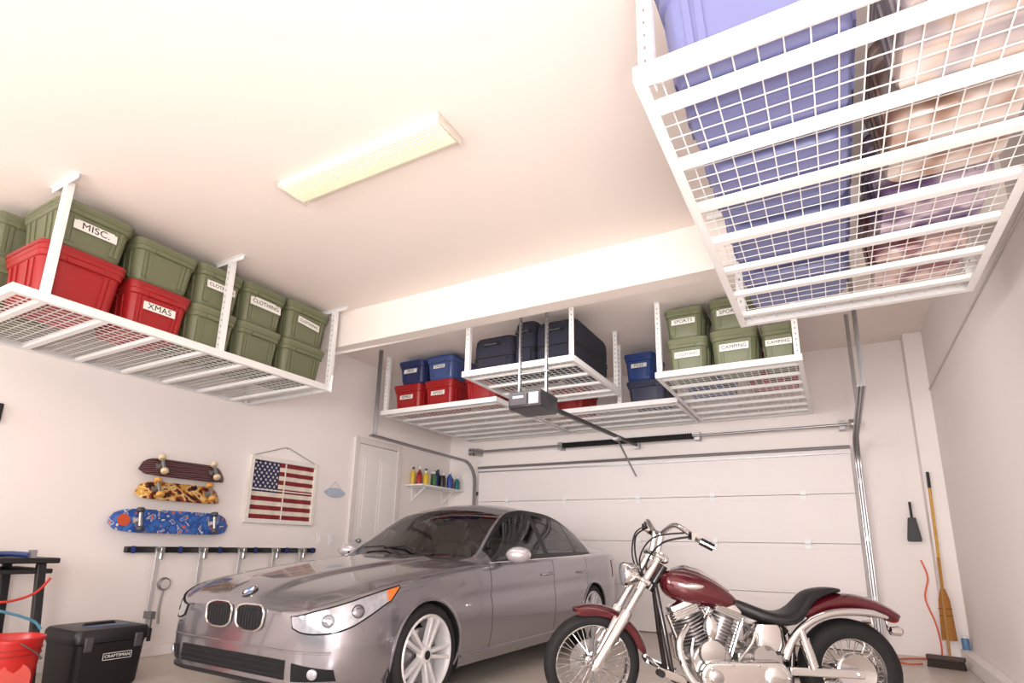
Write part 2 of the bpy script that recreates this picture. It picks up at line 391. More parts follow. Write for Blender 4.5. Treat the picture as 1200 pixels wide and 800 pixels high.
BT(-1.0,6.02,zk,.50,.34,(bblue_m,bblue_m),'blue bin behind the green SPORTS stack')
# luggage
def suitcase(label,loc,w,d,h,rz=0):
    r=empty('suitcase',loc,label,'suitcase','dark luggage on the square rack',rz)
    m=MB(); m.rings([rr(w*s,d*s,.07,z) for z,s in((.012,.88),(.03,.97),(.1,1),(h-.11,1),(h-.05,.98),(h-.02,.93),(h-.004,.82),(h,.7))]); m.build('case',fabric_m,r)
    m=MB()
    for z in(.36*h,.42*h):
        m.tube([p*1.006 for p in rr(w*1.004,d*1.006,.07,z)],.006,6,True)
    m.build('zip',blk_m,r)
    m=MB(); m.tube([(-.08,-d/2-.005,h*.72),(-.07,-d/2-.035,h*.72),(.07,-d/2-.035,h*.72),(.08,-d/2-.005,h*.72)],.012,8); m.build('handle',blk_m,r)
    m=MB(); m.box((0,-d/2-.004,h*.25),(w*.7,.012,h*.3)); m.build('pocket',fabric_m,r,bevel=.008)
    for sx in(-1,1):
        for sy in(-1,1): MB().cyl((sx*w*.36-.012,sy*d*.33,.014),(sx*w*.36+.012,sy*d*.33,.014),.014,n=12).build('wheel',rub_m,r)
    return r
zm=ZM+.0365
suitcase('low dark suitcase at the left end of the square rack',(-2.79,4.82,zm),.46,.66,.40)
suitcase('tall narrow dark suitcase in the middle of the square rack',(-2.445,4.82,zm),.22,.66,.50)
suitcase('wide dark suitcase at the right end of the square rack',(-2.115,4.92,zm),.42,.86,.45)
# ---------------------------------------------------------------- ceiling light
cx,cy=-2.19,2.05
lt=empty('ceiling_light',(cx,cy,ZC),'long white fluorescent ceiling light with a cream lens','ceiling light')
MB().span((-.61,-.112,-.012),(.61,.112,-.001)).build('fixture_base',mat('fixture_white',(214,206,194),.4),lt,bevel=.004)
m=MB(); m.rings([[Vector((x,y,z)) for y,z in((-.108,-.0125),(-.107,-.024),(-.100,-.036),(-.088,-.044))]+[Vector((x,-.08+.16*k/20,-.0465-.004*(k%2)-.006*math.sin(pi*k/20))) for k in range(21)]+[Vector((x,y,z)) for y,z in((.088,-.044),(.100,-.036),(.107,-.024),(.108,-.0125))] for x in(-.595,.595)]); m.build('lens',mat('cream_lens',(234,228,198),.35,emit=.20),lt)
for s in(-1,1):
    m=MB(); m.span((s*.5955,-.112,-.055),(s*.614,.112,-.0125)); m.build('end_cap',mat('fixture_white',(226,218,206)),lt,bevel=.012,seg=3)
# ---------------------------------------------------------------- garage door opener
op=empty('garage_door_opener',(-2.17,4.18,H+1.12),'dark grey motor unit hanging below the square rack','garage door opener')
m=MB(); m.rings([rr(.31*s,.34*s,.015,z,3) for z,s in((0,.95),(.008,.985),(.015,1),(.135,1),(.145,.985),(.15,.95))]); m.build('housing',mat('dark_grey_housing',(46,44,48),.35),op)
m=MB(); m.box((-.055,-.173,.075),(.16,.008,.10)); m.build('front_panel',mat('opener_panel',(92,90,96),.3,.4),op,bevel=.003)
m=MB(); m.box((.09,-.175,.075),(.09,.014,.10)); m.build('light_lens',mat('milky_lens',(176,176,180),.25),op,bevel=.005)
m=MB(); m.box((-.055,-.1785,.095),(.10,.003,.02)); m.build('badge',mat('opener_badge',(200,200,204),.3),op)
for x in(-.13,.13):
    m=MB(); m.bar((x,.0,.13),(x,.0,ZB2-(H+1.12)-.002),.032,.003); m.bar((x-.016,.014,.13),(x-.016,.014,ZB2-(H+1.12)-.002),.003,.03)
    m.cur=1
    z=.2
    while z<ZB2-(H+1.12)-.05: m.span((x-.005,-.0025,z),(x+.005,.0025,z+.018)); z+=.04
    m.build('hanger_strap',[steel_m,dark_m],op)
MB().bar((-.15,0,.35),(.15,0,.35),.03,.004).build('cross_strap',steel_m,op)
m=MB(); m.bar((0,.17,.11),(0,2.9,.19),.035,.035); m.build('drive_rail',mat('rail_dark',(58,54,58),.4,.6),op)
m=MB(); m.box((0,2.15,.14),(.07,.12,.03)); m.bar((0,2.2,.12),(0,2.86,-.22),.02,.012); m.build('trolley_arm',steel_m,op)
MB().box((0,2.92,.19),(.08,.05,.09)).build('header_bracket',steel_m,op)
# ---------------------------------------------------------------- left wall decorations
def board(label,yc,z,L,W,deck,tilt,wc):
    r=empty('skateboard',(XL+.12,yc,z),label,'skateboard','skateboards hung on the left wall'); r.rotation_euler=(0,tilt,0)
    m=MB(); N=26; rings=[]
    for i in range(N+1):
        s=-1+2*i/N
        w=W/2*(1-abs(s)**7)**.5 if abs(s)<1 else .004; w=max(w,.004)
        k=max(0,abs(s)-.68)/.32; x=-.05*k*k
        rings.append([Vector((x+t,s*L/2,zz)) for t,zz in((-.006,-w),(-.006,w),(.006,w),(.006,-w))])
    m.rings(rings); m.build('deck',deck,r)
    hw_=W*.39
    for sy in(-1,1):
        y=sy*L*.31
        m=MB(); m.box((.012,y,0),(.014,.075,.05)); m.bar((.02,y,0),(.055,y,0),.03,.03); m.cyl((.055,y,-hw_*.7),(.055,y,hw_*.7),.013,n=10); m.cyl((.055,y,-hw_-.017),(.055,y,hw_+.017),.005,n=8)
        t=m.build('truck',alum_m,r)
        for sz in(-1,1):
            q=MB(); q.lathe([(.008,-.018),(.025,-.018),(.031,-.011),(.031,.011),(.025,.018),(.008,.018)],Matrix.Translation((.055,y,sz*hw_)),18); q.build('wheel',wc,t)
    for sy in(-1,1):
        e=Matrix.Rotation(-tilt,4,'Y')@Vector((-.118,0,0))
        MB().cyl((e.x,sy*L*.2,e.z-.02),(-.006,sy*L*.2,-.02),.008,n=8).build('wall_peg',blk_m,r)
    return r
deck1=ramp_mat('maroon_striped_deck',[(0,(70,30,38)),(.35,(190,170,165)),(.45,(98,36,44)),(.8,(40,34,40))],7,.35,'Z',distort=2.5)
deck2=ramp_mat('yellow_graphic_deck',[(0,(50,30,26)),(.40,(150,60,40)),(.46,(206,160,80)),(.53,(228,202,140)),(.58,(120,50,40)),(.64,(40,30,30))],12,.35,'noise',5)
deck3=ramp_mat('blue_graphic_deck',[(0,(214,96,60)),(.33,(54,104,180)),(.46,(40,78,152)),(.60,(214,206,190)),(.63,(54,104,180)),(.70,(216,110,60))],16,.35,'noise',2)
wh_m=mat('cream_wheel',(226,206,170),.5); wo_m=mat('orange_wheel',(220,160,80),.5); wg_m=mat('charcoal_wheel',(64,64,72),.5)
board('maroon striped skateboard hung highest on the left wall',3.0,H+.605,.78,.18,deck1,-.52,wh_m)
board('yellow and brown skateboard hung in the middle of three',2.99,H+.405,.76,.18,deck2,-.52,wo_m)
sk=board('long blue skateboard with orange graphics hung lowest of three',2.97,H+.145,1.06,.20,deck3,-.20,wg_m)
m=MB(); m.lathe([(.05,.0062),(.05,.0068)],Matrix.Translation((0,-.43,0))@Matrix.Rotation(pi/2,4,'Y'),20); m.build('round_graphic',mat('deck_orange',(206,84,50),.4),sk)
# flag in window frame
fy0,fy1,fz0,fz1=3.70,4.58,H+.18,H+.87
fl=empty('framed_flag',(XL,(fy0+fy1)/2,fz0),'old white window frame holding a red, white and blue flag','wall art')
hw=(fy1-fy0)/2; hh=fz1-fz0
m=MB(); t=.045
m.span((.002,-hw,0),(.035,-hw+t,hh)); m.span((.002,hw-t,0),(.035,hw,hh)); m.span((.002,-hw+t,0),(.035,hw-t,t)); m.span((.002,-hw+t,hh-t),(.035,hw-t,hh)); m.build('frame',mat('old_white_frame',(232,226,218),.6,0,.12,35,.2),fl,bevel=.004)
fr=mat('flag_red',(128,32,40),.8,0,.35,18,.6,bscale=30); fw=mat('flag_white',(222,210,196),.8,0,.15,18,.6,bscale=30); fb=mat('flag_blue',(38,42,84),.8,0,.35,18,.6,bscale=30)
m=MB(); a0,a1=-hw+t,hw-t; b0,b1=t,hh-t; st=(b1-b0)/13
def rip(y): return .004*math.sin(y*26)+.003*math.sin(y*47+1)
NY=36
for i in range(13):
    m.cur=i%2; z1=b1-i*st; z0=z1-st; rs=[]
    for k in range(NY+1):
        y=a0+(a1-a0)*k/NY; x=.010+rip(y); rs.append([Vector((x,y,z0)),Vector((x,y,z1)),Vector((x-.003,y,z1)),Vector((x-.003,y,z0))])
    m.rings(rs)
m.cur=2; cw=(a1-a0)*.42; rs=[]
for k in range(17):
    y=a0+cw*k/16; x=.0112+rip(y); rs.append([Vector((x,y,b1-7*st)),Vector((x,y,b1)),Vector((x-.001,y,b1)),Vector((x-.001,y,b1-7*st))])
m.rings(rs)
m.cur=1
for r_ in range(9):
    n=6 if r_%2==0 else 5
    for k in range(n):
        yy=a0+cw*((k+.5)/6 if n==6 else (k+1)/6); zz=b1-7*st*(r_+.5+.25)/9.5
        poly=[]
        for q in range(10):
            rr_=.017 if q%2==0 else .007; an=pi/2+q*pi/5; poly.append((rr_*math.cos(an),rr_*math.sin(an)))
        m.prism(poly,Matrix.Translation((.0125+rip(yy),yy,zz))@Matrix(((0,0,1,0),(1,0,0,0),(0,1,0,0),(0,0,0,1))),.002)
m.build('flag',[fr,fw,fb],fl,ang=30)
m=MB(); m.span((.019,-.006,t),(.026,.006,hh-t)); m.span((.019,-hw+t,hh*.5-.006),(.026,-.006,hh*.5+.006)); m.span((.019,.006,hh*.5-.006),(.026,hw-t,hh*.5+.006)); m.build('glazing_bar',mat('old_white_frame',(232,226,218)),fl)
m=MB(); m.tube([(.02,-hw+.04,hh),(.012,-.03,hh+.13),(.012,.03,hh+.13),(.02,hw-.04,hh)],.004,6); m.cyl((.0,0,hh+.128),(.02,0,hh+.128),.007,n=8); m.build('hanging_wire',steel_m,fl)
# small oval sign
sg=empty('wall_plaque',(XL,4.88,H+.51),'small pale blue plaque on a wire right of the framed flag','plaque')
poly=[(.15*math.cos(i*pi/12)*(1+.1*math.cos(i*pi/3)),.055*math.sin(i*pi/12)) for i in range(24)]
m=MB(); m.prism(poly,Matrix.Translation((.012,0,.07))@Matrix(((0,0,1,0),(1,0,0,0),(0,1,0,0),(0,0,0,1))),.018); m.build('plaque_board',mat('plaque_blue',(176,186,204),.6,0,.2,30),sg,bevel=.003)
m=MB(); m.tube([(.01,-.11,.1),(.008,0,.20),(.01,.11,.1)],.002,6); m.build('wire',steel_m,sg)
for y,l in((4.72,'white light switch plate nearer the framed flag'),(4.90,'white light switch plate nearer the side door')):
    s=empty('light_switch',(XL,y,1.0),l,'light switch','light switches')
    MB().span((.001,-.04,-.06),(.007,.04,.06)).build('plate',white_m,s,bevel=.002)
    MB().span((.007,-.012,-.025),(.014,.012,.025)).build('rocker',trimw_m,s,bevel=.002)
pf=empty('picture_frame',(XL,1.48,H+.86),'dark picture frame cut off at the left edge of the photo','picture frame')
m=MB(); m.span((.001,-.17,-.07),(.025,.17,-.05)); m.span((.001,-.17,.05),(.025,.17,.07)); m.span((.001,.15,-.05),(.025,.17,.05)); m.span((.001,-.17,-.05),(.025,-.15,.05)); m.build('frame',blk_m,pf)
MB().span((.001,-.15,-.05),(.01,.15,.05)).build('picture',paper_m,pf)
# tool rail with clamps
rl=empty('tool_rail',(XL,3.64,H-.09),'black wall rail from which steel clamps hang','tool rail')
MB().span((.001,-1.0,-.025),(.05,1.0,.025)).build('rail',blk_m,rl,bevel=.006)
for y in(-.95,-.55,-.17,.22,.6,.95):
    MB().span((.05,y-.015,-.03),(.06,y+.015,.03)).build('clip',mat('blue_clip',(40,60,120),.4),rl)
clab=['bar clamp hanging at the left end of the rail','bar clamp hanging second from the left of the rail','bar clamp hanging in the middle of the rail','bar clamp hanging fourth along the rail','bar clamp hanging at the right end of the rail above the car bonnet']
for i,y in enumerate((2.88,3.27,3.67,4.06,4.40)):
    b=empty('bar_clamp',(XL+.0755,y,H-.12),clab[i],'clamp','bar clamps on the wall rail')
    MB().box((0.01,0,-.30),(.014,.036,.68)).build('bar',alloy_m,b,bevel=.002)
    m=MB(); m.box((.03,0,.03),(.11,.035,.045)); m.cyl((.06,0,.01),(.06,0,-.05),.018,n=12); m.build('fixed_jaw',alum_m,b,bevel=.006)
    m=MB(); m.box((.03,0,-.50-.03*(i%2)),(.11,.04,.06)); m.cyl((.07,0,-.47),(.07,0,-.60),.008,n=8); m.build('sliding_jaw',mat('grey_cast',(120,118,118),.5,.4),b,bevel=.006)
    MB().cyl((.07,0,-.60),(.07,0,-.70),.016,n=10).build('handle',blk_m,b)
dg=empty('dial_gauge',(XL+.0005,3.01,H-.38),'round grey dial hanging between the first two clamps','gauge')
MB().lathe([(.05,0),(.055,.01),(.055,.03),(.045,.04)],Matrix.Rotation(pi/2,4,'Y'),24).build('dial',steel_m,dg)
MB().lathe([(.0405,.0405),(.0405,.042)],Matrix.Rotation(pi/2,4,'Y'),24).build('dial_face',mat('dial_face',(210,205,205),.4),dg)
MB().tube([(.02,0,-.055),(.02,-.01,-.2),(.02,.0,-.33)],.01,8).build('stem',alum_m,dg)
# ---------------------------------------------------------------- paint shelf in the corner
ws=empty('wall_shelf',(XL,6.66,H+.79),'white shelf of bottles in the far left corner','shelf')
MB().span((.001,-.50,0),(.30,.50,.022)).build('board',white_m,ws,bevel=.003)
for y in(-.35,.35):
    m=MB(); m.bar((.01,y,-.2),(.01,y,0),.02,.012); m.bar((.01,y,-.19),(.24,y,-.006),.02,.012); m.bar((.01,y,-.006),(.26,y,-.006),.02,.01); m.build('bracket',white_m,ws)
items=[('red',(176,40,36),.035,.14,'b'),('yellow',(216,180,50),.04,.17,'b'),('cream',(214,206,180),.045,.13,'c'),('green',(60,110,70),.035,.18,'b'),('dark blue',(34,52,120),.04,.20,'b'),('black',(34,32,34),.045,.15,'c'),('orange',(206,110,40),.035,.16,'b'),('blue',(50,90,170),.04,.22,'b'),('maroon',(110,36,44),.04,.14,'c'),('teal',(40,120,130),.04,.17,'b'),
 ('tall yellow',(220,186,60),.034,.22,'b'),('tall red',(170,36,34),.034,.24,'b'),('tall white',(226,222,214),.036,.23,'b'),('tall grey',(120,120,124),.036,.21,'b'),('tall navy',(30,40,84),.036,.25,'b'),('tall brown',(96,66,46),.036,.22,'b')]
for i,(n,c,r_,h_,k) in enumerate(items):
    back=i>=10
    y=6.22+i*.095 if not back else 6.26+(i-10)*.145
    r_*=1.05; h_*=1.15
    b=empty('bottle' if k=='b' else 'paint_can',(XL+(.05 if back else .19+.045*(i%2)),y,H+.8125),n+(' bottle' if k=='b' else ' can')+(' at the back' if back else '')+' on the corner shelf','bottle' if k=='b' else 'can','bottles and cans on the corner shelf')
    mm=mat('shelf_'+n.replace(' ','_'),c,.4)
    if k=='b':
        MB().lathe([(r_*.9,0),(r_,.01),(r_,h_*.65),(r_*.4,h_*.82),(r_*.36,h_*.88)],None,16).build('body',mm,b)
        MB().lathe([(r_*.42,h_*.86),(r_*.42,h_)],None,12).build('cap',white_m if i%2 else blk_m,b)
    else:
        MB().lathe([(r_*.96,0),(r_,.006),(r_,h_-.008),(r_*.96,h_-.003)],None,18).build('body',mm,b)
        MB().lathe([(r_*.95,h_-.003),(r_*.95,h_+.002),(r_*.8,h_+.002)],None,18).build('lid',steel_m,b)
# ---------------------------------------------------------------- left foreground
wb=empty('work_stand',(-4.72,1.40,0),'black folding work stand at the left edge','work stand')
m=MB(); m.span((-.38,-.62,.80),(.20,.52,.835)); m.build('top',blk_m,wb,bevel=.008)
m=MB(); m.span((-.36,-.58,.735),(.17,.50,.765)); m.build('lower_tray',blk_m,wb,bevel=.006)
for sx in(-.34,.16):
    for sy in(-1,1):
        m=MB(); m.bar((sx,-.05+sy*.48,.80),(sx+(.06 if sx>0 else 0),-.05+sy*.53,.0),.05,.04); m.build('leg',blk_m,wb,bevel=.006)
for a,b in(((.19,-.5,.25),(.19,.42,.25)),((-.34,.45,.25),(.19,.45,.25))): MB().bar(a,b,.03,.03).build('stretcher',blk_m,wb)
o=empty('hand_clamp',(-4.66,1.70,.8355),'blue handled clamp lying on the work stand','tool')
MB().tube([(-.1,-.1,.018),(0,0,.022),(.12,.05,.018)],.018,8).build('handle',mat('tool_blue',(40,60,116),.4),o); MB().box((.13,.06,.025),(.05,.03,.05)).build('jaw',steel_m,o)
o=empty('tool_tray',(-4.72,1.44,.8355),'black tool tray lying on the work stand','tool')
m=MB(); m.span((-.12,-.1,0),(.18,.12,.012)); m.span((-.12,-.1,.012),(-.11,.12,.055)); m.span((.17,-.1,.012),(.18,.12,.055)); m.span((-.11,-.1,.012),(.17,-.09,.055)); m.span((-.11,.11,.012),(.17,.12,.055)); m.build('tray',mat('tray_grey',(44,42,46),.5),o)
bk=empty('bucket',(-4.31,1.64,0),'translucent red bucket in front of the black work stand','bucket',None,0,1.04)
m=MB(); m.lathe([(.0,.008),(.135,.008),(.14,.02),(.165,.36),(.175,.36),(.175,.375),(.165,.38),(.155,.36),(.13,.03),(0,.025)],None,32); m.build('shell',mat('bucket_red',(190,34,30),.3,0,.08,10),bk)
for z in(.29,.32): 
    m=MB(); m.tube([(math.cos(a*pi/16)*(.143+z*.063),math.sin(a*pi/16)*(.143+z*.063),z) for a in range(32)],.005,6,True)
    m.build('rib',red_m,bk)
m=MB(); m.tube([(.17*math.cos(a),.17*math.sin(a)*1.0,.36-.12*math.sin(a)) for a in [pi*i/12 for i in range(13)]],.004,6); m.build('handle',steel_m,bk)
m=MB(); m.lathe([(.085,0),(.085,.003)],Matrix.Translation((.153,0,.17))@Matrix.Rotation(pi/2-.07,4,'Y'),24); m.build('round_sticker',mat('sticker_red',(214,90,80),.4),bk)
tag(MB().tube(arc([(-4.52,1.2,.72),(-4.46,1.42,.62),(-4.44,1.62,.58),(-4.45,1.78,.62),(-4.47,1.86,.71)]),.008,8).build('air_hose',mat('hose_red',(190,50,44),.4)),'red hose looped under the top of the work stand','hose')
tag(MB().tube(arc([(-4.50,1.15,.58),(-4.45,1.4,.59),(-4.44,1.62,.53),(-4.46,1.80,.46),(-4.46,1.86,.40)]),.008,8).build('air_hose',mat('hose_blue',(90,150,180),.4)),'pale blue hose hanging in front of the work stand','hose')
# tool chest
tb=empty('tool_chest',(-4.55,2.24,0),'black tool chest with white lettering below the wall rail','tool chest')
m=MB(); m.rings([rr(.44*s,.45*s,.04,z) for z,s in((.0,.88),(.02,.92),(.27,.97),(.29,1))]); m.build('body',blk_m,tb)
m=MB(); m.rings([rr(.45*s,.47*s,.04,z) for z,s in((.295,1),(.305,1.01),(.36,1.0),(.378,.95),(.385,.8))]); m.build('lid',mat('black_lid',(30,29,32),.4),tb)
for y in(-.155,.155):
    m=MB(); m.box((.228,y,.29),(.02,.05,.09)); m.build('latch',mat('dark_grey_latch',(70,68,72),.4),tb,bevel=.006)
m=MB(); m.tube([(.0,-.10,.380),(.0,-.09,.392),(.0,.09,.392),(.0,.10,.380)],.010,8); m.build('handle',blk_m,tb)
m=MB(); m.box((.10,.0,.386),(.10,.26,.006)); m.build('lid_inlay',mat('inlay_blue',(58,78,120),.4),tb,bevel=.002)
m=MB(); m.box((.2145,.04,.20),(.004,.18,.044)); nm=m.build('nameplate',mat('plate_black',(14,14,16),.4),tb)
m=MB()
for z in(.1795,.2205): m.box((.2168,.04,z),(.002,.18,.003))
for y in(-.0485,.1285): m.box((.2168,y,.20),(.002,.003,.044))
m.build('plate_border',white_m,nm)
text('CRAFTSMAN',.027,white_m,nm,Matrix.Translation((.2172,.04,.20))@Matrix.Rotation(pi/2,4,'Z')@Matrix.Rotation(pi/2,4,'X'))
# ---------------------------------------------------------------- right corner
br=empty('broom',(.70,6.90,0),'straw broom with yellow handle leaning in the right corner','broom')
MB().tube([(.11,.04,.30),(.135,.07,1.62)],.012,10).build('handle',wood_m,br)
m=MB(); m.rings([[Vector((x+w*math.cos(a),.035+d*math.sin(a),z)) for a in [2*pi*k/14 for k in range(14)]] for x,w,d,z in((.11,.060,.03,.20),(.11,.055,.03,.34),(.112,.045,.028,.56),(.113,.020,.02,.66))]); m.build('straw_head',straw_m,br)
MB().cyl((.135,.07,1.62),(.138,.075,1.78),.014,n=10).build('grip',blk_m,br)
for z in(.42,.48):
    m=MB(); m.tube([(.111+.052*math.cos(a),.035+.030*math.sin(a),z) for a in [2*pi*k/14 for k in range(14)]],.004,6,True)
    m.build('stitching',mat('stitch_brown',(120,70,40),.6),br)
pb=empty('push_broom',(.72,6.60,0),'push broom with dark head on the floor in the right corner','broom')
m=MB(); m.box((.0,.0,.085),(.28,.07,.035),Matrix.Rotation(-.25,4,'Z')); m.build('block',mat('dark_wood',(70,52,44),.5),pb,bevel=.006)
RZ=Matrix.Rotation(-.25,4,'Z')
m=MB(); m.rings([[RZ@Vector((sx*.13*q,sy*.028*q,z)) for sx,sy in((-1,-1),(1,-1),(1,1),(-1,1))] for z,q in((.0,1.08),(.07,1))]); m.build('bristles',mat('dark_bristle',(54,44,40),.9,0,.3,90,.5),pb)
MB().tube([(.035,.0,.10),(.085,.26,.95)],.010,10).build('handle',mat('brown_handle',(170,122,60),.5),pb)
dp=empty('dustpan',(.715,7.165,1.12),'small black dustpan hanging beside the broom','dustpan')
poly=[(-.055,-.02),(.055,-.02),(.062,.0),(.034,.22),(-.034,.22),(-.062,.0)]
m=MB(); m.prism(poly,Matrix.Translation((-.045,-.02,.0))@Matrix(((1,0,0,0),(0,0,-1,0),(0,1,0,0),(0,0,0,1))),.02); m.build('pan',blk_m,dp,bevel=.005)
MB().tube([(-.045,-.02,.22),(-.045,-.022,.38)],.012,8).build('handle',blk_m,dp)
MB().cyl((-.045,-.02,.36),(-.045,.034,.36),.006,n=8).build('hook',steel_m,dp)
tag(MB().tube(arc([(.70,7.185,.92),(.735,7.18,.75),(.69,7.175,.55),(.745,7.165,.32),(.76,7.13,.10),(.72,7.05,.012),(.58,6.98,.010),(.42,6.86,.010),(.34,6.70,.010),(.44,6.58,.010),(.55,6.66,.010)]),.007,6).build('extension_cord',mat('cord_orange',(226,84,40),.45)),'thin orange extension cord hanging down the back wall to the floor','cord')
cn=empty('spray_can',(.925,6.93,.1305),'small blue and white can standing on the right wall curb','can')
MB().lathe([(.028,0),(.030,.004),(.030,.09),(.022,.10)],None,18).build('body',mat('can_blue',(90,130,170),.35),cn)
MB().lathe([(.022,.10),(.022,.12),(.014,.125)],None,16).build('cap',white_m,cn)
# ================================================================= CAR
def curve(tab):
    xs=[a for a,_ in tab]; ys=[b for _,b in tab]; n=len(xs)
    d=[(ys[i+1]-ys[i])/(xs[i+1]-xs[i]) for i in range(n-1)]
    s=[d[0]]+[0 if d[i-1]*d[i]<=0 else 2*d[i-1]*d[i]/(d[i-1]+d[i]) for i in range(1,n-1)]+[d[-1]]
    def f(x):
        if x<=xs[0]: return ys[0]
        if x>=xs[-1]: return ys[-1]
        i=0
        while x>xs[i+1]: i+=1
        h=xs[i+1]-xs[i]; t=(x-xs[i])/h
        return (2*t**3-3*t*t+1)*ys[i]+(t**3-2*t*t+t)*h*s[i]+(-2*t**3+3*t*t)*ys[i+1]+(t**3-t*t)*h*s[i+1]
    return f
cW=curve([(0,.54),(.02,.64),(.06,.725),(.12,.80),(.22,.862),(.36,.893),(.55,.907),(.85,.915),(1.5,.92),(2.6,.925),(3.7,.92),(4.2,.90),(4.5,.86),(4.7,.79),(4.8,.68),(4.84,.55)])
cZB=curve([(0,.23),(.1,.20),(.5,.185),(.9,.185),(3.7,.19),(4.4,.23),(4.84,.30)])
cZS=curve([(0,.60),(.06,.64),(.15,.675),(.3,.72),(.5,.76),(1.0,.83),(1.5,.875),(2.5,.905),(3.5,.935),(4.3,.965),(4.7,.945),(4.84,.85)])
cZT=curve([(0,.655),(.04,.70),(.12,.745),(.3,.80),(.6,.855),(1.0,.905),(1.44,.95),(1.5,.97),(1.7,1.09),(1.95,1.24),(2.2,1.38),(2.45,1.455),(2.8,1.485),(3.2,1.472),(3.5,1.415),(3.8,1.28),(4.1,1.135),(4.28,1.08),(4.5,1.065),(4.75,1.045),(4.84,.92)])
cXE=curve([(0,.38),(.1,.57),(.3,.64),(.8,.66),(1.4,.66),(1.55,.70),(1.65,.735),(1.85,.685),(2.1,.63),(2.35,.59),(2.7,.575),(3.1,.57),(3.45,.58),(3.8,.625),(4.1,.68),(4.25,.71),(4.6,.68),(4.84,.44)])
cZE=curve([(0,.642),(.04,.68),(.12,.728),(.3,.778),(.6,.830),(1.0,.883),(1.44,.925),(1.6,.95),(1.85,1.09),(2.1,1.255),(2.35,1.37),(2.7,1.412),(3.1,1.402),(3.45,1.35),(3.8,1.215),(4.1,1.075),(4.28,1.035),(4.5,1.025),(4.75,1.0),(4.84,.9)])
def cp(y,seg,t):
    W=cW(y); zs=cZS(y); zb=cZB(y); xe=cXE(y); ze=cZE(y); xs=W-.035; xb=xs-.055; zl=min(zs+.035,ze-.004)
    if seg=='A': return Vector((t*(W-.07),y,zb))
    if seg=='B':
        x=W-.07*max(0,(.42-t)/.42)**2-.035*max(0,(t-.5)/.5)**2
        if 1.0<y<4.2: x+= -.014*math.exp(-((t-.70)/.06)**2)*min(1,(y-1.0)/.3,(4.2-y)/.3)
        return Vector((x,y,zb+(zs-zb)*t))
    if seg=='C': return Vector((xs-.055*(1-math.cos(t*pi/2)),y,zs+(zl-zs)*math.sin(t*pi/2)))
    if seg=='D': return Vector((xb+(xe-xb)*t+.012*math.sin(pi*t),y,zl+(ze-zl)*t))
    q=ze+(cZT(y)-ze)*(1-(1-t)**2)
    if .05<y<1.46:                       # raised centre section of the bonnet
        xr=.21+.20*(y/1.46); x=xe*(1-t); q+=.022*min(1,(y-.05)/.2)/(1+math.exp((x-xr)/.012))
    return Vector((xe*(1-t),y,q))
CX=empty('car',(-2.335-.87*.92,3.05-.85*.92,0),'silver grey four door sedan parked nose towards the camera','car',None,-.02,.92)
rows=[('A',0),('A',1)]+[('B',i/16) for i in range(17)]+[('C',i/3) for i in range(1,4)]+[('D',t) for t in(.02,.1,.3,.5,.7,.9,1)]+[('F',t) for t in(.04,.12,.2,.28,.34,.38,.42,.46,.49,.52,.55,.58,.61,.64,.67,.70,.77,.85,.92,1)]
ycuts=[0,.01,.02,.04,.06,.09,.12,.16,.2,.25,.3]+[.33+.03*i for i in range(36)]+[1.42,1.46,1.50,1.54,1.58,1.615,1.623,1.68,1.74,1.80,1.86,1.92,2.0,2.08,2.16,2.24,2.3,2.38,2.46,2.54,2.62,2.70,2.74,2.748,2.80,2.88,2.96,3.04,3.12,3.2]+[3.23+.03*i for i in range(36)]+[3.55,3.558,4.35,4.42,4.5,4.58,4.65,4.7,4.74,4.78,4.80,4.82,4.83,4.84]
ycuts=sorted(set(round(y,4) for y in ycuts))
ycuts=[y for i,y in enumerate(ycuts) if i==0 or y-ycuts[i-1]>.003]
AR=.36; WC=[(.85,.33),(3.74,.33)]
P=[[cp(y,s,t) for s,t in rows] for y in ycuts]
ins=[[False]*len(rows) for _ in ycuts]
for i,y in enumerate(ycuts):
    for j,(s,t) in enumerate(rows):
        if s in'AB' and j>0:
            p=P[i][j]
            for wy,wz in WC:
                if (p.y-wy)**2+(p.z-wz)**2<AR*AR: ins[i][j]=True
Q=[[p.copy() for p in r] for r in P]
for i in range(len(ycuts)):
    for j in range(len(rows)):
        if ins[i][j] and rows[j][0]=='B':
            p=Q[i][j]
            for wy,wz in WC:
                d=math.hypot(p.y-wy,p.z-wz)
                if d<AR:
                    d=max(d,1e-4); p.y=wy+(p.y-wy)/d*AR; p.z=wz+(p.z-wz)/d*AR
parts={}
def addcell(key,i,j,side):
    if key not in parts: parts[key]=({},MB())
    dct,mb=parts[key]; idx=[]
    for a,b in((i,j),(i+1,j),(i+1,j+1),(i,j+1)):
        k=(a,b)
        if k not in dct:
            p=Q[a][b]; dct[k]=len(mb.v); mb.v.append(Vector((p.x*side,p.y,p.z)))
        idx.append(dct[k])
    mb.f.append(idx if side>0 else idx[::-1]); mb.mi.append(0)
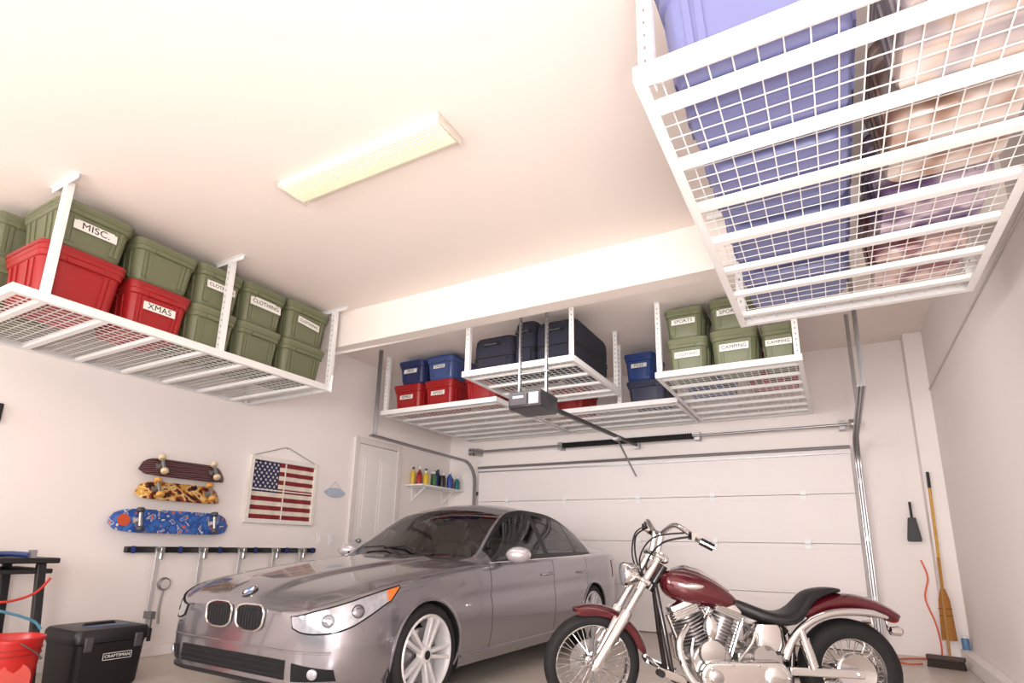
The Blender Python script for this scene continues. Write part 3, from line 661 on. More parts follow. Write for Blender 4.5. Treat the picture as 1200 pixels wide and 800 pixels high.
def classify(y,seg,t):
    if seg=='A': return 'underbody'
    if seg in'BC' and (seg=='C' or t>.12):
        for q,(a,b) in enumerate(((1.615,1.623),(2.74,2.748),(3.55,3.558))):
            if a<y<b: return 'door_seam#%d'%q
    if seg=='D' and t<.02+.001 and y<1.5 and y>.12: return 'hood_seam'
    if seg in'BC':
        if y<.55 and not(seg=='C'): return 'front_bumper'
        if y<.04: return 'front_bumper'
        if y>4.35: return 'rear_bumper'
        if (seg=='C' or t>.12):
            if 1.623<y<2.74: return 'front_door'
            if 2.748<y<3.55: return 'rear_door'
        return 'body_shell'
    if seg=='D':
        if y<.04: return 'front_bumper'
        if y<1.46: return 'hood'
        if .1<t<.9:
            if 1.74<y<2.70: return 'front_side_window'
            if 2.80<y<3.44: return 'rear_side_window'
            if 2.70<y<2.80: return 'pillar'
            if 3.47<y<3.83: return 'quarter_window'
        if 1.74<y<3.83: return 'window_trim'
        if y>4.25: return 'boot_lid'
        return 'body_shell'
    if y<.04: return 'front_bumper'
    if y<1.46: return 'hood'
    if y<1.50: return 'cowl'
    if y<2.24: return 'windscreen' if t>.04 else 'body_shell'
    if y<3.44: return 'roof'
    if y<4.16: return 'rear_window' if t>.04 else 'body_shell'
    return 'boot_lid'
PS={'underbody':dark_m,'door_seam':dark_m,'hood_seam':dark_m,'cowl':blk_m,'pillar':blk_m,'window_trim':blk_m,'windscreen':glassw_m,'front_side_window':glasss_m,'rear_side_window':glasss_m,'quarter_window':glasss_m,'rear_window':glasss_m}
BOTH=('front_door','rear_door','front_side_window','rear_side_window','quarter_window','pillar','window_trim','door_seam#0','door_seam#1','door_seam#2','hood_seam')
for i in range(len(ycuts)-1):
    for j in range(len(rows)-1):
        q=[(i,j),(i+1,j),(i+1,j+1),(i,j+1)]
        if rows[j+1][0]in'AB' :
            if rows[j+1][0]=='A' or rows[j][0]=='A':
                if any(ins[a][b] for a,b in q): continue
            if all(ins[a][b] for a,b in q): continue
        y=(ycuts[i]+ycuts[i+1])/2; s=rows[j+1][0]; t=(rows[j][1]+rows[j+1][1])/2 if rows[j][0]==s else rows[j+1][1]/2
        if s=='B' and rows[j][0]=='A': continue
        k=classify(y,s,t)
        for side in(1,-1): addcell((k,side),i,j,side)
merged={}
for (k,side),(d,mb) in parts.items():
    kk=(k,side) if k in BOTH else (k,0)
    if kk not in merged: merged[kk]=MB()
    g=merged[kk]; b=len(g.v); g.v+=mb.v; g.f+=[[b+x for x in f] for f in mb.f]; g.mi+=mb.mi
for q,kk in((0,'front_bumper'),(-1,'rear_bumper')):
    loop=[Q[q][j] for j in range(len(rows))]
    cap=[Vector((p.x,p.y,p.z)) for p in loop]+[Vector((-p.x,p.y,p.z)) for p in loop[::-1] if p.x>1e-4]
    merged[(kk,0)].add(cap,[tuple(range(len(cap)))])
av=[];af=[]
for g in merged.values():
    b=len(av); av+=[tuple(v) for v in g.v]; af+=[[b+x for x in f] for f in g.f]
BV=BVHTree.FromPolygons(av,af)
for (k,s),g in merged.items():
    k=k.split('#')[0]
    me=g.mesh(k,PS.get(k,paint_m),True,35,False)
    bm=bmesh.new(); bm.from_mesh(me); bmesh.ops.remove_doubles(bm,verts=bm.verts,dist=.0006); bmesh.ops.recalc_face_normals(bm,faces=bm.faces); bm.to_mesh(me); bm.free()
    me.polygons.foreach_set('use_smooth',[True]*len(me.polygons)); me.set_sharp_from_angle(angle=R(35))
    link(k,me,CX)
def front(x,z):
    h=BV.ray_cast(Vector((x,-1,z)),Vector((0,1,0)))
    return (h[0],h[1]) if h[0] is not None else (Vector((x,.3,z)),Vector((0,-1,0)))
def surf(y,z):     # side surface point at height z
    zs=cZS(y); zb=cZB(y)
    if z<=zs: return cp(y,'B',(z-zb)/(zs-zb))
    return cp(y,'C',min(1,(2/pi)*math.asin(min(1,(z-zs)/.035))))
def snorm(y,z):
    a=surf(y+.004,z)-surf(y-.004,z) if y>.004 else surf(y+.008,z)-surf(y,z); b=surf(y,z+.003)-surf(y,z-.003); n=b.cross(a).normalized()
    n=-n if n.x<0 else n
    return n
# headlights
hl_m=mat('headlamp_lens',(186,186,194),.08,.5,.35,30,0,1); amber_m=mat('amber_lens',(222,116,40),.15,0,.1,20,0,1)
bowl_m=mat('lamp_glass',(170,170,178),.06,.9)
def hz(s): 
    y=.006+.55*s**1.3
    top=cZS(y)+.018; hgt=.064+.084*math.sin(pi*min(1,s*1.1)**.75)*(1-s*.3) if s<.86 else .072*(1-s)/.14+.008
    return y,top-hgt,top
for side in(1,-1):
    for nm,a,b,mm in(('headlight',0,.84,hl_m),('turn_signal',.84,1.,amber_m)):
        m=MB(); ns,nt=18,6; g=[]
        for i in range(ns+1):
            s=a+(b-a)*i/ns; y,z0,z1=hz(s)
            for k in range(nt+1):
                z=z0+(z1-z0)*k/nt; p=surf(y,z)+snorm(y,z)*.006; g.append(Vector((p.x*side,p.y,p.z)))
        fs=[(i*(nt+1)+k,(i+1)*(nt+1)+k,(i+1)*(nt+1)+k+1,i*(nt+1)+k+1) for i in range(ns) for k in range(nt)]
        m.add(g,fs); o=m.build(nm,mm,CX)
        if nm=='headlight':
            for s in(.24,.50):
                y,z0,z1=hz(s); z=(z0*.5+z1*.5); n=snorm(y,z); p=surf(y,z)+n*.009
                M=Matrix.Translation((p.x*side,p.y,p.z))@Vector((n.x*side,n.y,n.z)).to_track_quat('Z','Y').to_matrix().to_4x4()
                q=MB(); q.lathe([(.034,-.004),(.041,-.002),(.041,.002),(.034,.002)],M,24,True); q.build('lamp_ring',mat('lamp_ring_grey',(110,110,116),.2,.7),o)
                q=MB(); q.lathe([(.034,-.002),(.026,.002),(.018,.005),(.008,.006)],M,20); q.build('lamp_bowl',bowl_m,o)
    m=MB(); pts=[]
    for i in range(25): y,z0,z1=hz(i/24); pts.append((y,z0))
    for i in range(24,-1,-1): y,z0,z1=hz(i/24); pts.append((y,z1))
    m.tube([(lambda p:Vector((p.x*side,p.y,p.z)))(surf(y,z)+snorm(y,z)*.005) for y,z in pts],.005,6,True); m.build('headlight_seal',dark_m,CX)
# kidneys: a dark bowl plate standing just proud of the nose
for side in(1,-1):
    cxk,cz,rx,rz=.158,.592,.134,.076
    def kp(a,q=1,off=.006):
        ca,sa=math.cos(a),math.sin(a); e=.62
        x=cxk+rx*q*math.copysign(abs(ca)**e,ca)*(1+.10*sa); z=cz+rz*q*math.copysign(abs(sa)**e,sa)
        p,n=front(x*side,z); return Vector((x*side,p.y-off,z))
    ring=[kp(2*pi*i/40,1.0,.010) for i in range(40)]
    m=MB(); m.tube(ring,.0075,8,True); o=m.build('grille_surround',chrome_m,CX)
    g=MB(); NG=16; vs=[]
    for i in range(NG+1):
        xx=-rx*1.0+2*rx*i/NG; hh_=rz*max(0,1-abs(xx/rx)**3.2)**.5
        for k in range(7):
            zz=cz-hh_+2*hh_*k/6; x=cxk+xx*(1+.10*(zz-cz)/rz); p,n=front(x*side,zz); vs.append(Vector((x*side,p.y-.009,zz)))
    g.add(vs,[(i*7+k,(i+1)*7+k,(i+1)*7+k+1,i*7+k+1) for i in range(NG) for k in range(6)]); g.build('grille_recess',dark_m,o,smooth=False)
    for i in range(9):
        g=MB()
        x=cxk-rx*.85+2*rx*.85*i/8; hgt=rz*(1-abs((x-cxk)/rx)**3.2)**.5*.94
        a,_=front(x*side,cz-hgt); b,_=front(x*side,cz+hgt); c_,_=front(x*side,cz)
        g.tube([Vector((x*side,a.y-.011,cz-hgt)),Vector((x*side,c_.y-.013,cz)),Vector((x*side,b.y-.011,cz+hgt))],.0024,5)
        g.build('grille_bar',mat('grille_bar_grey',(36,35,38),.6,.1),o)
# roundel
h=BV.ray_cast(Vector((0,.085,2)),Vector((0,0,-1))); p,n=h[0],h[1]
M=Matrix.Translation(p+n*.004)@n.to_track_quat('Z','Y').to_matrix().to_4x4()@Matrix.Diagonal((1.2,1.2,1.2,1))
m=MB(); m.lathe([(.044,-.004),(.044,.003),(.040,.005)],M,32); em=m.build('emblem',mat('emblem_black',(20,20,24),.3),CX)
m=MB(); m.lathe([(.040,.0045),(.044,.0045),(.044,.0062),(.040,.0062)],M,32,True); m.lathe([(.028,.005),(.031,.005),(.031,.0062),(.028,.0062)],M,32,True); m.build('emblem_ring',chrome_m,em)
m=MB()
for k in range(4):
    m.cur=k%2; m.add([(0,0,.0058)]+[(.029*math.cos(k*pi/2+i*pi/16),.029*math.sin(k*pi/2+i*pi/16),.0058) for i in range(9)],[(0,i,i+1) for i in range(1,9)],M)
m.build('emblem_quarters',[mat('emblem_white',(230,230,232),.3),mat('emblem_blue',(60,120,190),.3)],em,recalc=False)
# lower intakes
def fpatch(name,mm,x0,x1,z0f,z1f,off=.004,ns=24,nt=4,parent=None):
    m=MB(); g=[]
    for i in range(ns+1):
        s=i/ns; x=x0+(x1-x0)*s
        for k in range(nt+1):
            z=z0f(s)+(z1f(s)-z0f(s))*k/nt; p,n=front(x,z); n=n if n.y<0 else -n; g.append(p+n*off)
    m.add(g,[(i*(nt+1)+k,(i+1)*(nt+1)+k,(i+1)*(nt+1)+k+1,i*(nt+1)+k+1) for i in range(ns) for k in range(nt)])
    return m.build(name,mm,parent or CX)
lg=fpatch('lower_grille',dark_m,-.52,.52,lambda s:.275,lambda s:.38)
for z in(.295,.325,.355):
    m=MB(); m.tube([front(-.51+1.02*i/24,z)[0]-Vector((0,.008,0)) for i in range(25)],.003,5); m.build('grille_slat',mat('grille_slat',(40,39,42),.5,.3),lg)
for s_ in(1,-1):
    a=fpatch('side_intake',dark_m,.57*s_,.795*s_,lambda s:.27+.01*s,lambda s:.37-.03*s,ns=10)
    p,n=front(.70*s_,.318); n=n if n.y<0 else -n
    M=Matrix.Translation(p+n*.008)@n.to_track_quat('Z','Y').to_matrix().to_4x4()
    MB().lathe([(.030,-.004),(.030,.004),(.025,.008),(.01,.012)],M,20).build('fog_lamp',hl_m,a)
m=MB(); m.tube([front(-.80+1.60*i/30,.235)[0]-Vector((0,.004,0)) for i in range(31)],.012,6); m.build('bumper_lip',blk_m,CX)
m=MB(); m.tube([front(-.78+1.56*i/30,.43)[0]+Vector((0,.003,0)) for i in range(31)],.009,6); m.build('bumper_crease',paint_m,CX)
for s_ in(1,-1):
    m=MB(); m.tube([(.12*s_+.18,1.46,.97),(.12*s_-.12,1.58,1.035),(.12*s_-.38,1.60,1.02)],.007,6); m.build('wiper',blk_m,CX)
# arches, wells
for wy,wz in WC:
    for s_ in(1,-1):
        m=MB(); pts=[]
        for i in range(29):
            a=R(-18+216*i/28); y=wy+AR*math.cos(a); z=max(wz+AR*math.sin(a),cZB(y)+.0)
            p=surf(y,z); pts.append(Vector((s_*(p.x-.002),y,z)))
        m.tube(pts,.012,6); m.build('wheel_arch_lip',paint_m,CX)
        m=MB(); rs=[]
        for x in(.50,.895):
            rs.append([Vector((s_*x,wy+(AR+.01)*math.cos(R(-25+230*i/24)),wz+(AR+.01)*math.sin(R(-25+230*i/24)))) for i in range(25)])
        m.rings(rs,False); m.add([(s_*.5,wy,wz)]+rs[0],[(0,i,i+1) for i in range(1,25)]); m.build('wheel_well',dark_m,CX,recalc=False)
# wheels
def car_wheel(x,y,s_):
    T=Matrix.Translation((x,y,.33))@Matrix.Rotation(s_*pi/2,4,'Y')
    m=MB(); m.lathe([(.252,-.105),(.30,-.115),(.322,-.10),(.332,-.07),(.333,0),(.332,.07),(.322,.10),(.30,.115),(.252,.105)],T,56,True); w=m.build('wheel',rub_m,CX)
    m=MB(); m.lathe([(.262,-.10),(.262,.108),(.254,.116),(.242,.110),(.232,.085),(.226,.0),(.226,-.09)],T,56,True); m.build('rim',alloy_m,w)
    for k in range(5):
        for d in(-1,1):
            a=k*2*pi/5+d*.30+.3; a2=k*2*pi/5+d*.165+.3
            m=MB()
            p=Vector((.05*math.cos(a),.05*math.sin(a),.088)); q=Vector((.240*math.cos(a2),.240*math.sin(a2),.106)); up=Vector((0,0,1))
            dd=(q-p).normalized(); sd=dd.cross(up).normalized(); uu=sd.cross(dd)
            MM=T@Matrix.Translation((p+q)/2)@Matrix((sd,dd,uu)).transposed().to_4x4()
            L=(q-p).length
            m.add([(-.014,-L/2,-.03),(.014,-L/2,-.03),(.017,L/2,-.03),(-.017,L/2,-.03),(-.011,-L/2,.010),(.011,-L/2,.010),(.013,L/2,.006),(-.013,L/2,.006)],[(0,1,2,3),(4,5,6,7),(0,1,5,4),(2,3,7,6),(0,3,7,4),(1,2,6,5)],MM)
            m.build('spoke',alloy_m,w,bevel=.003)
    m=MB(); m.lathe([(.062,.06),(.060,.095),(.05,.104),(.036,.106),(.01,.107)],T,24); m.build('hub',alloy_m,w)
    m=MB(); m.lathe([(.03,.1072),(.028,.1095),(.005,.1098)],T,20); m.build('hub_cap',mat('emblem_black',(20,20,24)),w)
    m=MB(); m.lathe([(.05,.02),(.17,.02),(.17,.04),(.05,.04)],T,32,True); m.build('brake_disc',steel_m,w)
for y in(.85,3.74):
    for s_ in(1,-1): car_wheel(.79*s_,y,s_)
# mirrors, handles, trim
for s_ in(1,-1):
    m=MB(); rs=[]
    for i,(q,sx,sz) in enumerate(((0,.02,.02),(.02,.07,.045),(.06,.105,.065),(.10,.11,.07),(.13,.105,.066))):
        rs.append([Vector((s_*(1.0+sx*math.cos(a)),1.78+q,.985+sz*math.sin(a))) for a in [2*pi*k/20 for k in range(20)]])
    m.rings(rs); mi=m.build('mirror',mat('mirror_silver',(205,198,202),.25,.4,.02,30,0,.8),CX)
    m=MB(); m.lathe([(.09,0),(.09,.004)],Matrix.Translation((s_*1.0,1.911,.985))@Matrix.Diagonal((1,1,.62,1))@Matrix.Rotation(-pi/2,4,'X'),20); m.build('mirror_glass',chrome_m,mi)
    MB().bar((s_*.84,1.83,.945),(s_*.93,1.83,.965),.05,.025).build('mirror_arm',blk_m,mi)
    for y in(2.60,3.42):
        z=.80; p=surf(y,z); m=MB(); m.tube([(s_*(p.x-.005),y-.10,z+.004),(s_*(p.x+.028),y-.08,z+.006),(s_*(p.x+.030),y+.06,z+.01),(s_*(p.x-.005),y+.09,z+.012)],.011,8); m.build('door_handle',paint_m,CX)
    m=MB(); m.tube([cp(1.70+2.1*i/20,'D',.0)*1+Vector((.006,0,.0)) if s_>0 else Vector((-cp(1.70+2.1*i/20,'D',.0).x-.006,1.70+2.1*i/20,cp(1.70+2.1*i/20,'D',.0).z)) for i in range(21)],.006,6); m.build('window_strip',chrome_m,CX)
    p=surf(1.3,.62); m=MB(); m.span((s_*p.x-.003,1.27,.61),(s_*p.x+.006*s_,1.33,.63)); m.build('side_marker',chrome_m,CX,bevel=.004)
    m=MB(); m.tube([Vector((s_*(surf(1.25+2.1*i/20,.27).x+.002),1.25+2.1*i/20,.27)) for i in range(21)],.012,6); m.build('sill_trim',paint_m,CX)
    m=MB(); g=[]
    for i in range(9):
        y=4.42+.32*i/8
        for k in range(5):
            z=.72+.20*k/4; q=surf(y,z)+snorm(y,z)*.005; g.append(Vector((q.x*s_,q.y,q.z)))
    m.add(g,[(i*5+k,(i+1)*5+k,(i+1)*5+k+1,i*5+k+1) for i in range(8) for k in range(4)]); m.build('tail_lamp',mat('tail_red',(150,20,24),.15,0,.1,10,0,1),CX)
# interior
seat_m=mat('grey_leather',(200,193,186),.6,0,.08,15)
dash_m=mat('dash_plastic',(96,94,96),.7)
m=MB(); m.rings([[Vector((-.72,y,z)),Vector((.72,y,z)),Vector((.72,y,z2)),Vector((-.72,y,z2))] for y,z,z2 in((1.50,.5,.93),(1.70,.5,.95),(1.95,.55,.93),(2.02,.6,.85))]); m.build('dashboard',dash_m,CX,bevel=.02)
MB().span((-.78,1.5,.20),(.78,3.9,.30)).build('cabin_floor',dash_m,CX)
for x in(-.37,.37):
    s=MB(); s.rings([rr(.50*q,.50*q,.08,z) for z,q in((.32,.9),(.36,1),(.5,1),(.55,.9))]); o=s.build('front_seat',seat_m,CX); o.location=(x,2.45,0)
    s=MB(); s.rings([[Vector((p.x,p.y+.25+.22*(z-.5),z)) for p in rr(w,.14,.05,z)] for z,w in((.5,.48),(.8,.50),(1.02,.42),(1.08,.34))]); s.build('backrest',seat_m,o)
    s=MB(); s.rings([[Vector((p.x,p.y+.40,z)) for p in rr(w,.09,.04,z)] for z,w in((1.11,.2),(1.15,.25),(1.25,.25),(1.29,.2))]); s.build('headrest',seat_m,o)
m=MB(); m.tube([Vector((.37+.19*math.cos(a),2.08-.06*math.sin(a),.90+.18*math.sin(a))) for a in [2*pi*k/24 for k in range(24)]],.016,8,True); m.bar((.2,2.08,.9),(.54,2.08,.9),.03,.02); m.build('steering_wheel',blk_m,CX)
m=MB(); m.span((-.66,3.3,.35),(.66,3.75,.58)); m.span((-.66,3.65,.58),(.66,3.82,1.02)); m.build('rear_seat',seat_m,CX,bevel=.05)
for x in(-.36,.36): MB().box((x,3.72,1.09),(.26,.09,.12)).build('rear_headrest',seat_m,CX,bevel=.03)
MB().ball((0,2.12,1.27),(.11,.02,.035)).build('rear_view_mirror',blk_m,CX)
MB().span((-.70,3.82,.95),(.70,4.2,1.0)).build('parcel_shelf',dash_m,CX)
# ================================================================= MOTORCYCLE
moto=empty('motorcycle',(-.024,4.18,0),'maroon and chrome cruiser motorcycle beside the car','motorcycle',None,math.atan2(-.45,-.893),.88)
maroon_m=mat('maroon_paint',(92,14,28),.18,.35,.08,120,0,1)
engs_m=mat('engine_silver',(184,180,178),.25,.85,.06,20)
fin_m=mat('cylinder_fin',(150,146,146),.35,.75,.08,20)
leather_m=mat('black_leather',(22,20,22),.45,0,.15,30,.1)
RY=Matrix.Rotation(pi/2,4,'X')
SD=Vector((-.47,0,.76)).normalized()
STEER=Matrix.Translation((1.25,0,1.02))@Matrix.Rotation(R(10),4,SD)@Matrix.Translation((-1.25,0,-1.02))
def turn(o): o.matrix_local=STEER; return o
def moto_wheel(x,R0,mn,rim,name):
    T=Matrix.Translation((x,0,.33))@RY
    prof=[(rim-.005,-mn*.8),(rim+.02,-mn),(R0-mn*.55,-mn*1.0),(R0-mn*.2,-mn*.75),(R0,-mn*.3),(R0,mn*.3),(R0-mn*.2,mn*.75),(R0-mn*.55,mn*1.0),(rim+.02,mn),(rim-.005,mn*.8)]
    w=MB().lathe(prof,T,48,True).build(name,rub_m,moto)
    MB().lathe([(rim+.012,-mn*.78),(rim+.012,mn*.78),(rim-.005,mn*.82),(rim-.018,mn*.45),(rim-.018,-mn*.45),(rim-.005,-mn*.82)],T,48,True).build('rim',chrome_m,w)
    m=MB()
    for k in range(40):
        a=2*pi*k/40; s=1 if k%2 else -1; b=a+(.35 if (k//2)%2 else -.35)
        m.cyl(T@Vector((.035*math.cos(b),.035*math.sin(b),s*.035)),T@Vector(((rim-.012)*math.cos(a),(rim-.012)*math.sin(a),s*.008)),.0030,n=5)
    m.build('spokes',chrome_m,w)
    MB().lathe([(.02,-.075),(.03,-.06),(.042,-.045),(.042,-.03),(.028,-.02),(.028,.02),(.042,.03),(.042,.045),(.03,.06),(.02,.075)],T,24).build('hub',chrome_m,w)
    return w,T
wf,T=moto_wheel(1.74,.335,.052,.262,'front_wheel'); turn(wf)
m=MB(); m.lathe([(.06,.05),(.145,.05),(.145,.056),(.06,.056)],T,32,True); m.build('brake_disc',steel_m,wf)
wr,T=moto_wheel(0,.335,.080,.215,'rear_wheel')
MB().lathe([(.05,-.085),(.13,-.085),(.13,-.105),(.12,-.115),(.05,-.10)],T,36).build('belt_pulley',chrome_m,wr)
d=(Vector((1.27,0,1.09))-Vector((1.74,0,.33)))
for s in(1,-1):
    A=Vector((1.74,s*.10,.33)); B=A+d
    m=MB(); m.tube([A-d*.03,A+d*.03,A+d*.07,A+d*.46,A+d*.48],[.026,.041,.037,.040,.033],14); turn(m.build('fork_leg',chrome_m,moto))
    m=MB(); m.tube([A+d*.47,B],.027,12); turn(m.build('fork_tube',chrome_m,moto))
turn(MB().cyl((1.74,-.14,.33),(1.74,.14,.33),.014,n=12).build('front_axle',chrome_m,moto))
for q in(.74,.96):
    p=Vector((1.74,0,.33))+d.normalized()*q*.9
    m=MB(); m.bar(p+Vector((0,-.14,0)),p+Vector((0,.14,0)),.075,.035,tuple(SD)); turn(m.build('triple_clamp',chrome_m,moto,bevel=.012))
frame_m=mat('frame_black',(30,22,24),.3,.2,.05,20,0,.8)
m=MB(); m.tube([(1.33,0,.82),(1.22,0,.99)],.034,12); m.tube([(1.25,0,.92),(.9,0,.79),(.5,0,.66),(.40,0,.56)],.026,10)
for s in(1,-1): m.tube([(1.29,s*.03,.86),(1.25,s*.10,.55),(1.21,s*.12,.26),(1.09,s*.13,.19),(.6,s*.13,.18),(.44,s*.12,.25),(.40,s*.11,.56)],.018,10)
m.build('frame',frame_m,moto)
for s in(1,-1):
    m=MB(); m.bar((.45,s*.13,.34),(-.03,s*.13,.33),.03,.055); m.build('swingarm',chrome_m,moto,bevel=.008)
MB().cyl((0,-.16,.33),(0,.16,.33),.016,n=12).build('rear_axle',chrome_m,moto)
# engine
EX=.95
m=MB(); m.lathe([(.05,-.13),(.13,-.13),(.145,-.11),(.145,.11),(.13,.13),(.05,.13)],Matrix.Translation((EX,0,.36))@RY,32)
m.box((.62,0,.34),(.30,.20,.20)); m.build('crankcase',engs_m,moto,bevel=.01)
for k,tl in enumerate((-.41,.41)):
    ax=Vector((math.sin(-tl),0,math.cos(tl))); base=Vector((EX,0,.36))+ax*.135
    M=Matrix.Translation(base)@ax.to_track_quat('Z','Y').to_matrix().to_4x4()
    prof=[]
    for i in range(8):
        z=.010+i*.023; prof+=[(.074,z),(.116,z+.001),(.116,z+.008),(.074,z+.010)]
    o=MB().lathe([(.07,0)]+prof+[(.07,.20)],M,28).build('cylinder',fin_m,moto,ang=25)
    m=MB(); m.box((0,0,.225),(.18,.18,.05)); 
    for z in(.203,.220,.237): m.box((0,0,z),(.215,.215,.007))
    mm=MB(); mm.add([tuple(v) for v in m.v],m.f,M); mm.build('cylinder_head',engs_m,o,bevel=.003)
    m=MB(); m.rings([[M@p for p in rr(.16*q,.20*q,.035,z)] for z,q in((.252,1),(.270,1.02),(.288,.95),(.298,.75))]); m.build('rocker_cover',chrome_m,o)
    for dx in(-.03,.03):
        for sy in(-1,1):
            m=MB(); m.tube([M@Vector((dx,sy*.132,-.06)),M@Vector((dx,sy*.126,.03)),M@Vector((dx,sy*.116,.24))],[.014,.011,.011],8); m.build('pushrod_tube',chrome_m,o)
def stadium(p,q,r,n=12):
    p,q=Vector(p),Vector(q); d=(q-p).normalized(); a0=math.atan2(d.y,d.x); o=[]
    for i in range(n+1): a=a0-pi/2+pi*i/n; o.append((q.x+r*math.cos(a),q.y+r*math.sin(a)))
    for i in range(n+1): a=a0+pi/2+pi*i/n; o.append((p.x+r*math.cos(a),p.y+r*math.sin(a)))
    return o
MX=Matrix(((1,0,0,0),(0,0,-1,0),(0,1,0,0),(0,0,0,1)))
pc=MB().prism(stadium((.95,.30),(.56,.31),.095),Matrix.Translation((0,.175,0))@MX,.07).build('primary_cover',chrome_m,moto,bevel=.020,seg=3)
MB().lathe([(.065,0),(.065,.012),(.05,.02),(.02,.022)],Matrix.Translation((.57,.211,.31))@Matrix.Rotation(-pi/2,4,'X'),24).build('derby_cover',chrome_m,pc)
MB().lathe([(.045,0),(.045,.012),(.035,.018)],Matrix.Translation((.95,.211,.30))@Matrix.Rotation(-pi/2,4,'X'),24).build('inspection_cover',engs_m,pc)
for i in range(10):
    a=2*pi*i/10; MB().lathe([(.008,0),(.008,.008),(.004,.010)],Matrix.Translation((.755+.27*math.cos(a),.2105,.305+.078*math.sin(a)))@Matrix.Rotation(-pi/2,4,'X'),10).build('cover_bolt',steel_m,pc)
MB().lathe([(.03,-.02),(.085,-.02),(.09,0),(.08,.02),(.03,.026)],Matrix.Translation((EX,.145,.44))@Matrix.Rotation(-pi/2,4,'X'),28).build('cam_cover',engs_m,moto)
MB().lathe([(.05,-.03),(.068,-.02),(.068,.02),(.055,.035),(.02,.042)],Matrix.Translation((EX,.125,.60))@Matrix.Diagonal((.62,1,1.2,1))@Matrix.Rotation(-pi/2,4,'X'),24).build('horn_cover',chrome_m,moto)
MB().lathe([(.06,-.02),(.095,-.02),(.10,.02),(.08,.04),(.02,.045)],Matrix.Translation((EX,-.19,.60))@Matrix.Rotation(pi/2,4,'X'),28).build('air_cleaner',chrome_m,moto)
m=MB(); m.tube(arc([(1.05,.14,.30),(1.09,.16,.42),(1.07,.15,.53)]),.010,8); m.build('oil_line',chrome_m,moto)
m=MB(); m.tube(arc([(.78,.15,.40),(.70,.17,.50),(.66,.15,.58)]),.010,8); m.build('oil_line',chrome_m,moto)
m=MB(); m.tube(arc([(1.10,.12,.60),(1.17,.17,.50),(1.15,.19,.36),(1.06,.20,.24),(.80,.21,.17),(.40,.21,.17)]),.024,10); m.build('header_pipe',chrome_m,moto)
m=MB(); m.rings([[Vector((.56+p.x,p.y,z)) for p in rr(w,.28,.05,z)] for z,w in((.46,.16),(.49,.20),(.59,.20),(.625,.16))]); m.build('oil_tank',chrome_m,moto)
m=MB(); m.lathe([(.03,-.14),(.075,-.14),(.08,-.12),(.08,.12),(.075,.14),(.03,.14)],Matrix.Translation((.60,0,.42))@RY,28); m.build('gearbox',engs_m,moto)
m=MB(); m.tube([(1.06,-.12,.58),(1.14,-.17,.50),(1.12,-.19,.36),(.98,-.20,.27),(.5,-.21,.25),(-.15,-.21,.25)],[.024,.024,.024,.026,.032,.036],14); m.build('exhaust_pipe',chrome_m,moto)
m=MB(); m.tube([(.78,-.12,.58),(.70,-.18,.5),(.57,-.21,.36),(.35,-.22,.33),(-.25,-.22,.33)],[.024,.024,.026,.03,.036],14); m.build('exhaust_pipe',chrome_m,moto)
# tank / seat
def ell(xs,n=20,pw=.8):
    rs=[]
    for x,w,z0,z1 in xs:
        c=(z0+z1)/2; h=(z1-z0)/2; r=[]
        for k in range(n):
            a=2*pi*k/n; ca,sa=math.cos(a),math.sin(a)
            r.append(Vector((x,w*math.copysign(abs(ca)**pw,ca),c+h*math.copysign(abs(sa)**pw,sa))))
        rs.append(r)
    return rs
tk=MB().rings(ell([(1.255,.03,.87,.91),(1.24,.07,.81,.945),(1.19,.115,.765,.965),(1.10,.14,.735,.97),(1.0,.145,.72,.95),(.90,.13,.71,.905),(.80,.10,.70,.845),(.735,.06,.70,.79),(.715,.025,.72,.755)])).build('fuel_tank',maroon_m,moto,sub=1)
MB().lathe([(.035,0),(.035,.012),(.025,.018)],Matrix.Translation((1.08,-.06,.962)),20).build('filler_cap',chrome_m,tk)
m=MB(); m.tube([(1.17,0,.966),(1.08,0,.978),(.98,0,.95),(.87,0,.892),(.77,0,.825)],[.01,.02,.022,.018,.01],8); m.build('dash_strip',chrome_m,tk)
m=MB(); m.ball((1.05,.145,.86),(.07,.008,.020)); m.build('tank_badge',chrome_m,tk)
st=MB().rings(ell([(.80,.03,.74,.77),(.76,.08,.70,.785),(.66,.12,.65,.755),(.54,.155,.615,.705),(.42,.17,.605,.69),(.33,.16,.63,.74),(.27,.125,.71,.825),(.22,.11,.77,.855),(.12,.095,.82,.872),(.04,.08,.835,.868),(.01,.03,.84,.86)],20,.7)).build('seat',leather_m,moto,sub=1)
MB().tube([(.75,.07,.72),(.62,.125,.68),(.5,.162,.65),(.40,.172,.645),(.32,.158,.69)],.005,6).build('seat_piping',blk_m,st)
def fender(name,cx,cz,Rf,a0,a1,w,dp,n=26):
    m=MB(); rs=[]
    for i in range(n+1):
        a=R(a0+(a1-a0)*i/n); f=Rf; e=min(i,n-i)/n; q=min(1,.55+e*5)
        row=[]
        for y,dr in((-w/2,-dp*q),(-w/2,-.02),(-w*.38,-.004),(-w*.2,.006),(0,.010),(w*.2,.006),(w*.38,-.004),(w/2,-.02),(w/2,-dp*q)):
            row.append(Vector((cx+(f+dr)*math.cos(a),y,cz+(f+dr)*math.sin(a))))
        rs.append(row)
    m.rings(rs,False); return m.build(name,maroon_m,moto,solid=.007)
turn(fender('front_fender',1.74,.33,.385,70,168,.15,.06))
rf=fender('rear_fender',.0,.29,.535,52,128,.24,.10)
